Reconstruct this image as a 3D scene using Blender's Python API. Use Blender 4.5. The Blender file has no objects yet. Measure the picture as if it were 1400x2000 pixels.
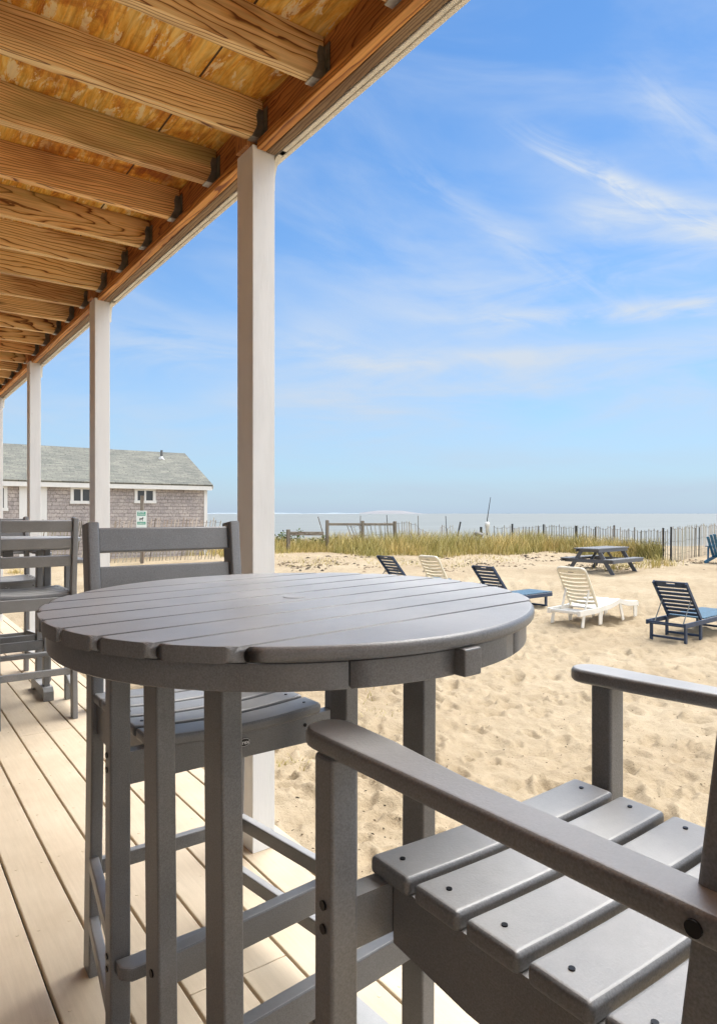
import bpy, bmesh, math, random
from mathutils import Vector, Matrix, noise as mnoise

rnd = random.Random(7)
R = math.radians
SC = bpy.context.scene
COL = SC.collection

# ------------------------------------------------------------------ camera frame (metres; deck top is z = 0)
EYE = 1.23
FPX, CX, CY = 1300.0, 700.0, 1003.0
TH = math.atan(948.0 / 1300.0)
CT, ST = math.cos(TH), math.sin(TH)


def wpt(lat, Z, z):
    return Vector((lat * CT + Z * ST, -lat * ST + Z * CT, z))


def at(px, Z, z=0.0):
    """point at column px of the photograph, Z metres ahead, height z"""
    return wpt((px - CX) * Z / FPX, Z, z)


def sm(a, b, x):
    t = min(1.0, max(0.0, (x - a) / (b - a)))
    return t * t * (3 - 2 * t)


def fwd(x, y):
    return x * ST + y * CT


def ground_base(x, y):
    d = fwd(x, y)
    z = -0.76 + 0.37 * sm(9.0, 23.0, d)
    # low dune crest under the beach grass, falling away to the water behind it
    z += 0.10 * sm(22.0, 26.0, d) * (1 - sm(27.5, 31, d))
    r = math.hypot(x, y)
    z -= 3.4 * sm(33.0, 52.0, max(d, r - 6))
    return z


def ground(x, y):
    p = Vector((x, y, 0))
    z = ground_base(x, y)
    z += 0.05 * mnoise.noise(p * 0.35) + 0.035 * mnoise.noise(p * 0.9 + Vector((3, 1, 0)))
    return z


def on_ground(px, py, lift=0.0):
    lo, hi = 1.5, 60.0
    Z = lo
    while Z < hi:
        z = EYE - (py - CY) * Z / FPX
        p = at(px, Z, z)
        if z <= ground(p.x, p.y) + lift:
            return p
        Z += 0.02
    return at(px, hi, 0)


# ------------------------------------------------------------------ materials
def new_mat(name):
    m = bpy.data.materials.new(name)
    m.use_nodes = True
    nt = m.node_tree
    b = nt.nodes['Principled BSDF']
    return m, nt, b


def nd(nt, t, **kw):
    n = nt.nodes.new(t)
    for k, v in kw.items():
        if k.startswith('i_'):
            key = k[2:].replace('_', ' ')
            n.inputs[key].default_value = v
        else:
            setattr(n, k, v)
    return n


def ramp(nt, stops, interp='LINEAR'):
    r = nt.nodes.new('ShaderNodeValToRGB')
    r.color_ramp.interpolation = interp
    e = r.color_ramp.elements
    while len(e) < len(stops):
        e.new(0.5)
    for i, (p, c) in enumerate(stops):
        e[i].position = p
        e[i].color = (*c, 1) if len(c) == 3 else c
    return r


def mixc(nt, fac, a, b, blend='MIX'):
    m = nt.nodes.new('ShaderNodeMix')
    m.data_type = 'RGBA'
    m.blend_type = blend
    L = nt.links
    for sock, v in ((m.inputs[0], fac), (m.inputs[6], a), (m.inputs[7], b)):
        if isinstance(v, (int, float)):
            sock.default_value = v
        elif isinstance(v, tuple):
            sock.default_value = (*v, 1)
        else:
            L.new(v, sock)
    return m.outputs[2]


def mth(nt, op, a, b=None, c=None, clamp=False):
    m = nt.nodes.new('ShaderNodeMath')
    m.operation = op
    m.use_clamp = clamp
    for i, v in enumerate((a, b, c)):
        if v is None:
            continue
        if isinstance(v, (int, float)):
            m.inputs[i].default_value = v
        else:
            nt.links.new(v, m.inputs[i])
    return m.outputs[0]


def coords(nt, scale=(1, 1, 1), rot=(0, 0, 0), world=False, rand=0.0):
    L = nt.links
    if world:
        src = nd(nt, 'ShaderNodeNewGeometry').outputs['Position']
    else:
        src = nd(nt, 'ShaderNodeTexCoord').outputs['Object']
    if rand:
        oi = nd(nt, 'ShaderNodeObjectInfo')
        v = nd(nt, 'ShaderNodeVectorMath', operation='SCALE')
        comb = nd(nt, 'ShaderNodeCombineXYZ')
        L.new(oi.outputs['Random'], comb.inputs[0])
        m7 = mth(nt, 'MULTIPLY', oi.outputs['Random'], 3.71)
        m7 = mth(nt, 'FRACT', m7)
        L.new(m7, comb.inputs[1])
        m9 = mth(nt, 'FRACT', mth(nt, 'MULTIPLY', oi.outputs['Random'], 17.3))
        L.new(m9, comb.inputs[2])
        L.new(comb.outputs[0], v.inputs[0])
        v.inputs['Scale'].default_value = rand
        ad = nd(nt, 'ShaderNodeVectorMath', operation='ADD')
        L.new(src, ad.inputs[0])
        L.new(v.outputs[0], ad.inputs[1])
        src = ad.outputs[0]
    mp = nd(nt, 'ShaderNodeMapping')
    mp.inputs['Scale'].default_value = scale
    mp.inputs['Rotation'].default_value = rot
    L.new(src, mp.inputs[0])
    return mp.outputs[0]


def noise(nt, vec, scale, detail=4, rough=0.55, dist=0.0):
    n = nd(nt, 'ShaderNodeTexNoise')
    n.inputs['Scale'].default_value = scale
    n.inputs['Detail'].default_value = detail
    n.inputs['Roughness'].default_value = rough
    n.inputs['Distortion'].default_value = dist
    nt.links.new(vec, n.inputs['Vector'])
    return n.outputs['Fac']


def bump(nt, b, height, strength, dist):
    n = nd(nt, 'ShaderNodeBump')
    n.inputs['Strength'].default_value = strength
    n.inputs['Distance'].default_value = dist
    nt.links.new(height, n.inputs['Height'])
    nt.links.new(n.outputs[0], b.inputs['Normal'])
    return n


def plain(name, col, rough=0.5, metal=0.0, vary=0.12, scale=8, bmp=0.0, bscale=60):
    m, nt, b = new_mat(name)
    v = coords(nt, rand=5.0)
    n = noise(nt, v, scale)
    lo = tuple(max(0, c * (1 - vary)) for c in col)
    hi = tuple(min(1, c * (1 + vary)) for c in col)
    r = ramp(nt, [(0.3, lo), (0.7, hi)])
    nt.links.new(n, r.inputs[0])
    nt.links.new(r.outputs[0], b.inputs['Base Color'])
    b.inputs['Roughness'].default_value = rough
    b.inputs['Metallic'].default_value = metal
    if bmp:
        bump(nt, b, noise(nt, v, bscale, 3), bmp, 0.004)
    return m


def lumber(name, col, rough=0.42):
    """recycled plastic lumber: pebbled skin with short streaks"""
    m, nt, b = new_mat(name)
    v = coords(nt, rand=5.0)
    vs = coords(nt, scale=(1, 1, 1), rand=5.0)
    spk = noise(nt, v, 420, 2, 0.6)
    cloud = noise(nt, v, 9, 4)
    lo = tuple(c * 0.80 for c in col)
    hi = tuple(c * 1.20 for c in col)
    r = ramp(nt, [(0.34, lo), (0.5, col), (0.68, hi)])
    nt.links.new(spk, r.inputs[0])
    r2 = ramp(nt, [(0.3, (0.86, 0.86, 0.86)), (0.7, (1.1, 1.1, 1.1))])
    nt.links.new(cloud, r2.inputs[0])
    c = mixc(nt, 1.0, r.outputs[0], r2.outputs[0], 'MULTIPLY')
    # light from above painted into the colour: upward faces turn paler, unevenly
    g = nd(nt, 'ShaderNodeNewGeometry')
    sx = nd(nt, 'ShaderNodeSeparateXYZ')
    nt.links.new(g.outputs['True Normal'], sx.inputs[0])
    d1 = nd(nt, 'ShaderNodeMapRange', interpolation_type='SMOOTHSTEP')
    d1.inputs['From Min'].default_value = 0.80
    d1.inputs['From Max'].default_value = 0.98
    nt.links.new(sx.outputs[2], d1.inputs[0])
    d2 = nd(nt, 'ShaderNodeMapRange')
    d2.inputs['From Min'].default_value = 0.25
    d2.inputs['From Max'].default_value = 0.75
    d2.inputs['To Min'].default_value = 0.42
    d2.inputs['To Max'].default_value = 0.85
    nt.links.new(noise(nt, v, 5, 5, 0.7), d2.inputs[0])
    top_light = mth(nt, 'MULTIPLY', d1.outputs[0], d2.outputs[0])
    c = mixc(nt, top_light, c, (0.47, 0.468, 0.46))
    nt.links.new(c, b.inputs['Base Color'])
    rr = nd(nt, 'ShaderNodeMapRange')
    rr.inputs['To Min'].default_value = rough - 0.08
    rr.inputs['To Max'].default_value = rough + 0.12
    nt.links.new(cloud, rr.inputs[0])
    nt.links.new(rr.outputs[0], b.inputs['Roughness'])
    h = noise(nt, v, 260, 3, 0.6)
    bump(nt, b, h, 0.38, 0.0014)
    b.inputs['Specular IOR Level'].default_value = 0.8
    return m


def wood(name, light, mid, dark, ring=34.0, stain=0.0, green=0.0):
    """softwood lumber, growth rings running down the piece's local x axis"""
    m, nt, b = new_mat(name)
    L = nt.links
    v = coords(nt, scale=(1, 1, 1), rot=(0, 0.030, 0.045), rand=1.4)
    vn = coords(nt, scale=(0.9, 6, 6), rand=4.0)
    n1 = nd(nt, 'ShaderNodeTexNoise')
    n1.inputs['Scale'].default_value = 1.6
    n1.inputs['Detail'].default_value = 3
    L.new(vn, n1.inputs['Vector'])
    # displace ring space by slow noise
    sub = nd(nt, 'ShaderNodeVectorMath', operation='SUBTRACT')
    L.new(n1.outputs['Color'], sub.inputs[0])
    sub.inputs[1].default_value = (0.5, 0.5, 0.5)
    sc = nd(nt, 'ShaderNodeVectorMath', operation='SCALE')
    sc.inputs['Scale'].default_value = 0.065
    L.new(sub.outputs[0], sc.inputs[0])
    ad = nd(nt, 'ShaderNodeVectorMath', operation='ADD')
    L.new(v, ad.inputs[0])
    L.new(sc.outputs[0], ad.inputs[1])
    w = nd(nt, 'ShaderNodeTexWave', wave_type='RINGS', rings_direction='X', wave_profile='SAW')
    w.inputs['Scale'].default_value = ring
    w.inputs['Distortion'].default_value = 0.6
    w.inputs['Detail'].default_value = 2
    w.inputs['Detail Scale'].default_value = 0.6
    L.new(ad.outputs[0], w.inputs['Vector'])
    r = ramp(nt, [(0.0, mid), (0.10, light), (0.55, light), (0.80, mid), (0.92, dark), (0.98, dark), (1.0, mid)])
    L.new(w.outputs['Fac'], r.inputs[0])
    fine = noise(nt, coords(nt, scale=(2.5, 160, 160), rand=4.0), 1.0, 4, 0.6)
    rf = ramp(nt, [(0.3, (0.74, 0.72, 0.68)), (0.7, (1.12, 1.1, 1.06))])
    L.new(fine, rf.inputs[0])
    c = mixc(nt, 1.0, r.outputs[0], rf.outputs[0], 'MULTIPLY')
    big = noise(nt, coords(nt, scale=(1.2, 5, 5), rand=9.0), 1.4, 3)
    rb = ramp(nt, [(0.34, (0.55, 0.42, 0.34)), (0.5, (1, 1, 1)), (0.75, (1.12, 1.06, 0.95))])
    L.new(big, rb.inputs[0])
    c = mixc(nt, 0.8, c, rb.outputs[0], 'MULTIPLY')
    # knots
    vo = nd(nt, 'ShaderNodeTexVoronoi')
    vo.inputs['Scale'].default_value = 1.0
    L.new(coords(nt, scale=(1.5, 5, 7), rand=7.0), vo.inputs['Vector'])
    k = ramp(nt, [(0.05, (1, 1, 1)), (0.13, (0, 0, 0))])
    L.new(vo.outputs['Distance'], k.inputs[0])
    c = mixc(nt, mth(nt, 'MULTIPLY', k.outputs[0], 0.75), c, tuple(x * 0.6 for x in dark))
    if green:
        g = noise(nt, coords(nt, scale=(1.5, 6, 6), rand=3.0), 1.1, 3)
        gr = ramp(nt, [(0.52, (0, 0, 0)), (0.72, (1, 1, 1))])
        L.new(g, gr.inputs[0])
        c = mixc(nt, mth(nt, 'MULTIPLY', gr.outputs[0], green), c, (0.30, 0.30, 0.10))
    L.new(c, b.inputs['Base Color'])
    b.inputs['Roughness'].default_value = 0.62
    bump(nt, b, fine, 0.25, 0.002)
    return m


M = {}
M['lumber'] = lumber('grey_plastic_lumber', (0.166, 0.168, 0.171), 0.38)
M['picnic_top'] = plain('dark_slate_slats', (0.15, 0.155, 0.165), 0.6, bmp=0.2)
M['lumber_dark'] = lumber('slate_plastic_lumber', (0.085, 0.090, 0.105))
M['navy'] = plain('navy_paint', (0.020, 0.040, 0.085), 0.42, vary=0.3, scale=14, bmp=0.2)
M['blue'] = plain('weathered_blue_slats', (0.055, 0.125, 0.185), 0.5, vary=0.25, scale=14, bmp=0.2)
M['teal'] = plain('teal_paint', (0.02, 0.13, 0.24), 0.4, vary=0.25)
M['cream'] = plain('cream_resin', (0.74, 0.68, 0.54), 0.38, vary=0.06, bmp=0.05)
M['white_resin'] = plain('white_resin', (0.80, 0.77, 0.70), 0.38, vary=0.05)
M['bolt'] = plain('dark_bolt_steel', (0.018, 0.018, 0.020), 0.35, metal=0.6)
M['siding'] = plain('brown_siding', (0.20, 0.17, 0.145), 0.8)
M['black'] = plain('black_badge', (0.012, 0.012, 0.013), 0.35)
M['white_ink'] = plain('white_lettering', (0.75, 0.75, 0.75), 0.5, vary=0.02)
M['galv'] = plain('galvanised_steel', (0.50, 0.52, 0.51), 0.42, metal=0.75, vary=0.3, scale=30)
M['galv_dull'] = plain('dull_galvanised_steel', (0.20, 0.21, 0.20), 0.5, metal=0.6, vary=0.35, scale=24)
M['joist'] = wood('joist_pine', (0.92, 0.69, 0.37), (0.80, 0.50, 0.20), (0.17, 0.055, 0.015), 30)
M['joist2'] = wood('joist_fir', (0.90, 0.64, 0.32), (0.76, 0.45, 0.17), (0.20, 0.07, 0.02), 40, green=0.6)
M['joist3'] = wood('joist_red_pine', (0.88, 0.56, 0.25), (0.72, 0.37, 0.13), (0.18, 0.06, 0.016), 34)
M['beam'] = wood('beam_fir', (0.56, 0.255, 0.085), (0.43, 0.17, 0.052), (0.16, 0.050, 0.014), 44)
M['ledger'] = wood('ledger_pine', (0.74, 0.36, 0.10), (0.58, 0.24, 0.055), (0.24, 0.07, 0.018), 24)
M['nailer'] = wood('weathered_nailer', (0.30, 0.20, 0.11), (0.22, 0.13, 0.07), (0.08, 0.035, 0.015), 30)
M['grey_wood'] = wood('weathered_grey_wood', (0.245, 0.22, 0.185), (0.20, 0.175, 0.145), (0.095, 0.08, 0.065), 26)
M['dark_stake'] = plain('dark_stake', (0.030, 0.028, 0.026), 0.7, vary=0.3)


def mk_plywood():
    m, nt, b = new_mat('sheathing_plywood')
    L = nt.links
    v = coords(nt, scale=(13.0, 3.4, 13), world=True)
    n = noise(nt, v, 1.3, 8, 0.70, 1.2)
    r = ramp(nt, [(0.28, (0.22, 0.055, 0.010)), (0.38, (0.60, 0.23, 0.030)), (0.47, (0.82, 0.44, 0.065)),
                  (0.56, (0.88, 0.57, 0.14)), (0.70, (0.90, 0.70, 0.30))])
    L.new(n, r.inputs[0])
    v2 = coords(nt, scale=(70, 4.0, 70), world=True)
    n2 = noise(nt, v2, 1.0, 5, 0.65, 0.6)
    r2 = ramp(nt, [(0.32, (0.66, 0.55, 0.42)), (0.6, (1.1, 1.08, 1.0))])
    L.new(n2, r2.inputs[0])
    c = mixc(nt, 1.0, r.outputs[0], r2.outputs[0], 'MULTIPLY')
    # torn pale veneer flakes with ragged edges
    nf = noise(nt, coords(nt, scale=(20, 5.5, 20), world=True), 1.1, 9, 0.74, 0.5)
    rf = ramp(nt, [(0.545, (0, 0, 0)), (0.575, (1, 1, 1))])
    L.new(nf, rf.inputs[0])
    c = mixc(nt, mth(nt, 'MULTIPLY', rf.outputs[0], 0.8), c, (0.93, 0.80, 0.50))
    # old water stains
    n3 = noise(nt, coords(nt, world=True), 2.6, 6, 0.68, 0.6)
    r3 = ramp(nt, [(0.34, (0.34, 0.13, 0.05)), (0.43, (0.75, 0.52, 0.30)), (0.50, (1, 1, 1))])
    L.new(n3, r3.inputs[0])
    c = mixc(nt, 0.9, c, r3.outputs[0], 'MULTIPLY')
    # panel seams run along the porch
    gx = nd(nt, 'ShaderNodeNewGeometry').outputs['Position']
    sp = nd(nt, 'ShaderNodeSeparateXYZ')
    L.new(gx, sp.inputs[0])
    seam = mth(nt, 'LESS_THAN', mth(nt, 'ABSOLUTE', mth(nt, 'SUBTRACT', mth(nt, 'FRACT', mth(nt, 'DIVIDE', mth(nt, 'ADD', sp.outputs[0], 10.0 * 0.61 - 0.905 + 0.305), 0.61)), 0.5)), 0.006)
    c = mixc(nt, seam, c, (0.05, 0.02, 0.01))
    L.new(c, b.inputs['Base Color'])
    b.inputs['Roughness'].default_value = 0.6
    bump(nt, b, n2, 0.5, 0.004)
    return m


M['plywood'] = mk_plywood()


def mk_paint(name, col, dirt=0.25):
    m, nt, b = new_mat(name)
    L = nt.links
    v = coords(nt, rand=3.0)
    n = noise(nt, coords(nt, scale=(6, 6, 1.1), rand=3.0), 2.0, 5, 0.65)
    r = ramp(nt, [(0.30, tuple(c * (1 - dirt) for c in col)), (0.52, col)])
    L.new(n, r.inputs[0])
    vo = noise(nt, v, 26, 2, 0.5)
    chip = ramp(nt, [(0.765, (0, 0, 0)), (0.785, (1, 1, 1))])
    L.new(vo, chip.inputs[0])
    c = mixc(nt, mth(nt, 'MULTIPLY', chip.outputs[0], 0.5), r.outputs[0], (0.36, 0.33, 0.28))
    L.new(c, b.inputs['Base Color'])
    b.inputs['Roughness'].default_value = 0.45
    bump(nt, b, noise(nt, coords(nt, scale=(40, 40, 6), rand=3), 3, 4), 0.25, 0.0025)
    return m


M['paint'] = mk_paint('white_porch_paint', (0.83, 0.845, 0.85), 0.09)
M['trim'] = mk_paint('cream_trim_paint', (0.80, 0.76, 0.66), 0.15)
M['house_trim'] = mk_paint('house_white_trim', (0.68, 0.68, 0.66), 0.06)


def mk_deck():
    m, nt, b = new_mat('composite_decking')
    L = nt.links
    att = nd(nt, 'ShaderNodeAttribute', attribute_name='tone')
    v = coords(nt, world=True)
    n1 = noise(nt, v, 3.0, 5, 0.6)
    n2 = noise(nt, coords(nt, scale=(90, 5, 90), world=True), 1.0, 4, 0.6)
    n3 = noise(nt, v, 500, 2, 0.6)
    r = ramp(nt, [(0.25, (0.55, 0.445, 0.315)), (0.55, (0.635, 0.53, 0.39)), (0.8, (0.68, 0.58, 0.44))])
    L.new(n1, r.inputs[0])
    r2 = ramp(nt, [(0.3, (0.93, 0.92, 0.90)), (0.7, (1.04, 1.04, 1.04))])
    L.new(n2, r2.inputs[0])
    r3 = ramp(nt, [(0.3, (0.90, 0.89, 0.87)), (0.6, (1.03, 1.03, 1.03))])
    L.new(n3, r3.inputs[0])
    c = mixc(nt, 1.0, mixc(nt, 1.0, r.outputs[0], r2.outputs[0], 'MULTIPLY'), r3.outputs[0], 'MULTIPLY')
    c = mixc(nt, 1.0, c, att.outputs['Color'], 'MULTIPLY')
    L.new(c, b.inputs['Base Color'])
    b.inputs['Roughness'].default_value = 0.6
    bump(nt, b, mth(nt, 'ADD', n3, n2), 0.2, 0.0012)
    return m


M['deck'] = mk_deck()


def mk_sand():
    m, nt, b = new_mat('beach_sand')
    L = nt.links
    v = coords(nt, world=True)
    n1 = noise(nt, v, 0.55, 5, 0.6)
    n2 = noise(nt, v, 5.0, 6, 0.65)
    n3 = noise(nt, v, 260, 3, 0.7)
    r = ramp(nt, [(0.28, (0.335, 0.263, 0.175)), (0.5, (0.39, 0.316, 0.216)), (0.72, (0.435, 0.36, 0.255))])
    L.new(n1, r.inputs[0])
    r2 = ramp(nt, [(0.3, (0.86, 0.84, 0.80)), (0.68, (1.07, 1.06, 1.05))])
    L.new(n2, r2.inputs[0])
    r3 = ramp(nt, [(0.32, (0.72, 0.70, 0.66)), (0.46, (1, 1, 1)), (0.7, (1.08, 1.08, 1.08))])
    L.new(n3, r3.inputs[0])
    c = mixc(nt, 1.0, mixc(nt, 1.0, r.outputs[0], r2.outputs[0], 'MULTIPLY'), r3.outputs[0], 'MULTIPLY')
    L.new(c, b.inputs['Base Color'])
    b.inputs['Roughness'].default_value = 0.95
    b.inputs['Specular IOR Level'].default_value = 0.15
    h = mth(nt, 'ADD', mth(nt, 'MULTIPLY', noise(nt, v, 22, 5, 0.65), 1.0), mth(nt, 'MULTIPLY', n3, 0.12))
    bump(nt, b, h, 0.7, 0.03)
    return m


M['sand'] = mk_sand()


def mk_sea():
    m, nt, b = new_mat('calm_sea')
    v = coords(nt, scale=(0.02, 0.12, 1), rot=(0, 0, -TH), world=True)
    n = noise(nt, v, 1.0, 6, 0.6)
    r = ramp(nt, [(0.3, (0.195, 0.20, 0.178)), (0.7, (0.245, 0.25, 0.225))])
    nt.links.new(n, r.inputs[0])
    nt.links.new(r.outputs[0], b.inputs['Base Color'])
    b.inputs['Roughness'].default_value = 0.4
    b.inputs['Specular IOR Level'].default_value = 0.2
    w = noise(nt, coords(nt, scale=(0.9, 0.35, 1), rot=(0, 0, TH), world=True), 1.0, 4, 0.6)
    bump(nt, b, w, 0.5, 0.25)
    return m


M['sea'] = mk_sea()


def mk_grass(name, cols):
    m, nt, b = new_mat(name)
    L = nt.links
    a = nd(nt, 'ShaderNodeAttribute', attribute_name='tone')
    r = ramp(nt, [(i / (len(cols) - 1), c) for i, c in enumerate(cols)])
    L.new(a.outputs['Fac'], r.inputs[0])
    n = noise(nt, coords(nt, world=True), 0.7, 3)
    r2 = ramp(nt, [(0.35, (0.78, 0.84, 0.7)), (0.65, (1.15, 1.08, 1.0))])
    L.new(n, r2.inputs[0])
    c = mixc(nt, 1.0, r.outputs[0], r2.outputs[0], 'MULTIPLY')
    L.new(c, b.inputs['Base Color'])
    b.inputs['Roughness'].default_value = 0.7
    b.inputs['Specular IOR Level'].default_value = 0.2
    return m


M['grass'] = mk_grass('beach_grass', [(0.17, 0.16, 0.05), (0.40, 0.34, 0.12), (0.58, 0.47, 0.20), (0.70, 0.57, 0.32)])
M['leaf'] = mk_grass('shrub_leaf', [(0.05, 0.09, 0.02), (0.10, 0.15, 0.035), (0.17, 0.20, 0.06)])
M['debris'] = mk_grass('beach_debris', [(0.035, 0.025, 0.018), (0.10, 0.07, 0.045), (0.20, 0.14, 0.09), (0.30, 0.22, 0.15)])
M['picket'] = mk_grass('weathered_picket', [(0.15, 0.125, 0.10), (0.31, 0.265, 0.23), (0.45, 0.40, 0.355), (0.55, 0.505, 0.46)])


def mk_shingle(name, c1, c2, c3, rw, rh, axis):
    """courses of shingles; axis: which coordinates carry the courses"""
    m, nt, b = new_mat(name)
    L = nt.links
    src = nd(nt, 'ShaderNodeTexCoord').outputs['Object']
    sp = nd(nt, 'ShaderNodeSeparateXYZ')
    L.new(src, sp.inputs[0])
    cb = nd(nt, 'ShaderNodeCombineXYZ')
    L.new(sp.outputs[0], cb.inputs[0])
    L.new(sp.outputs[axis], cb.inputs[1])
    br = nd(nt, 'ShaderNodeTexBrick')
    br.offset = 0.5
    br.inputs['Scale'].default_value = 1.0
    br.inputs['Brick Width'].default_value = rw
    br.inputs['Row Height'].default_value = rh
    br.inputs['Mortar Size'].default_value = 0.006
    br.inputs['Bias'].default_value = -0.1
    br.inputs['Color1'].default_value = (*c1, 1)
    br.inputs['Color2'].default_value = (*c2, 1)
    br.inputs['Mortar'].default_value = (*c3, 1)
    wob = noise(nt, cb.outputs[0], 3.0, 3)
    ad = nd(nt, 'ShaderNodeVectorMath', operation='ADD')
    cw = nd(nt, 'ShaderNodeCombineXYZ')
    L.new(mth(nt, 'MULTIPLY', wob, 0.35), cw.inputs[0])
    L.new(mth(nt, 'MULTIPLY', wob, 0.03), cw.inputs[1])
    L.new(cb.outputs[0], ad.inputs[0])
    L.new(cw.outputs[0], ad.inputs[1])
    L.new(ad.outputs[0], br.inputs['Vector'])
    n = noise(nt, src, 1.5, 5, 0.65)
    r2 = ramp(nt, [(0.3, (0.80, 0.80, 0.82)), (0.7, (1.12, 1.1, 1.08))])
    L.new(n, r2.inputs[0])
    nn = noise(nt, cb.outputs[0], 14, 3, 0.7)
    r3 = ramp(nt, [(0.35, (0.78, 0.76, 0.76)), (0.6, (1.06, 1.06, 1.06))])
    L.new(nn, r3.inputs[0])
    c = mixc(nt, 1.0, mixc(nt, 1.0, br.outputs['Color'], r2.outputs[0], 'MULTIPLY'), r3.outputs[0], 'MULTIPLY')
    L.new(c, b.inputs['Base Color'])
    b.inputs['Roughness'].default_value = 0.9
    # saw-tooth courses stand proud at their lower edge
    saw = mth(nt, 'FRACT', mth(nt, 'DIVIDE', sp.outputs[axis], rh))
    bump(nt, b, mth(nt, 'ADD', mth(nt, 'SUBTRACT', 1.0, saw), mth(nt, 'MULTIPLY', br.outputs['Fac'], -0.6)), 0.6, 0.02)
    return m


M['wall_shingle'] = mk_shingle('cedar_shingle_wall', (0.46, 0.42, 0.395), (0.36, 0.33, 0.315), (0.21, 0.19, 0.18), 0.17, 0.125, 2)
M['roof_shingle'] = mk_shingle('asphalt_shingle_roof', (0.225, 0.228, 0.19), (0.145, 0.152, 0.132), (0.075, 0.08, 0.07), 0.33, 0.11, 1)


def mk_glass():
    m, nt, b = new_mat('window_glass')
    b.inputs['Base Color'].default_value = (0.045, 0.05, 0.055, 1)
    b.inputs['Roughness'].default_value = 0.18
    b.inputs['Specular IOR Level'].default_value = 0.35
    n = noise(nt, coords(nt, world=True), 3)
    bump(nt, b, n, 0.05, 0.01)
    return m


M['glass'] = mk_glass()
M['sign_white'] = plain('sign_white', (0.72, 0.78, 0.75), 0.4, vary=0.04)
M['sign_green'] = plain('sign_green', (0.03, 0.30, 0.20), 0.4, vary=0.08)
M['shore_pale'] = plain('pale_far_shore', (0.24, 0.24, 0.25), 0.9, vary=0.1, scale=0.004)
M['shore_dark'] = plain('dark_far_shore', (0.30, 0.36, 0.40), 0.9, vary=0.15, scale=0.004)  # distance haze put into the land colour as a pale blue-grey
M['vent'] = plain('vent_pipe_grey', (0.12, 0.12, 0.12), 0.5)
M['green_cloth'] = plain('lime_fabric', (0.28, 0.30, 0.04), 0.8)


# ------------------------------------------------------------------ object helpers
def link(name, mesh, mat, parent=None, smooth=False, loc=None, wn=False):
    o = bpy.data.objects.new(name, mesh)
    COL.objects.link(o)
    mesh.materials.clear()
    for mm in (mat if isinstance(mat, (list, tuple)) else [mat]):
        mesh.materials.append(mm)
    if parent:
        o.parent = parent
    if loc is not None:
        o.location = loc
    if smooth or wn:
        for p in mesh.polygons:
            p.use_smooth = True
    if wn:
        md = o.modifiers.new('weighted', 'WEIGHTED_NORMAL')
        md.weight = 80
        md.keep_sharp = True
    return o


def done(bm, name, mat, parent=None, smooth=False, loc=None, wn=False):
    me = bpy.data.meshes.new(name)
    bmesh.ops.recalc_face_normals(bm, faces=bm.faces)
    bm.to_mesh(me)
    bm.free()
    return link(name, me, mat, parent, smooth, loc, wn)


def tag(o, label=None, cat=None, group=None, kind=None):
    if label:
        o['label'] = label
    if cat:
        o['category'] = cat
    if group:
        o['group'] = group
    if kind:
        o['kind'] = kind
    return o


def thing(name, label, cat, loc=(0, 0, 0), rotz=0.0, group=None):
    o = bpy.data.objects.new(name, None)
    COL.objects.link(o)
    o.empty_display_size = 0.1
    o.location = loc
    o.rotation_euler = (0, 0, rotz)
    return tag(o, label, cat, group)


def copy_tree(o, parent=None):
    c = o.copy()
    COL.objects.link(c)
    if parent:
        c.parent = parent
    for ch in list(o.children):
        copy_tree(ch, c)
    return c


def BM():
    return bmesh.new()


def box(bm, c, s, r=0.0, seg=2, rot=None):
    """box centred at c with size s, edges rounded by r"""
    Mx = Matrix.Translation(Vector(c))
    if rot is not None:
        Mx = Mx @ rot
    Mx = Mx @ Matrix.Diagonal((s[0], s[1], s[2], 1))
    g = bmesh.ops.create_cube(bm, size=1.0, matrix=Mx)
    if r > 0:
        es = set()
        for v in g['verts']:
            es.update(v.link_edges)
        bmesh.ops.bevel(bm, geom=list(es), offset=min(r, 0.45 * min(s)), offset_type='OFFSET', segments=seg, profile=0.5, affect='EDGES', clamp_overlap=True)


def bar(bm, a, b, w, h, r=0.0, seg=2, up=(0, 0, 1)):
    """rectangular bar from a to b, w across and h along 'up'"""
    a, b = Vector(a), Vector(b)
    d = b - a
    L = d.length
    x = d.normalized()
    u = Vector(up)
    y = u.cross(x)
    if y.length < 1e-5:
        y = Vector((0, 1, 0)).cross(x)
    y.normalize()
    z = x.cross(y)
    rot = Matrix((x, y, z)).transposed().to_4x4()
    box(bm, (a + b) / 2, (L, w, h), r, seg, rot)


def prism(bm, pts, z0, z1, r=0.0, seg=2, fn=None):
    """vertical prism over a 2D outline, top and bottom rims rounded; fn maps each point afterwards"""
    vs = [bm.verts.new((p[0], p[1], z0)) for p in pts]
    f = bm.faces.new(vs)
    ex = bmesh.ops.extrude_face_region(bm, geom=[f])
    top = [e for e in ex['geom'] if isinstance(e, bmesh.types.BMVert)]
    for v in top:
        v.co.z = z1
    allv = vs + top
    if r > 0:
        es = [e for v in allv for e in v.link_edges if abs(e.verts[0].co.z - e.verts[1].co.z) < 1e-6]
        bmesh.ops.bevel(bm, geom=list(set(es)), offset=r, offset_type='OFFSET', segments=seg, profile=0.5, affect='EDGES', clamp_overlap=True)


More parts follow.
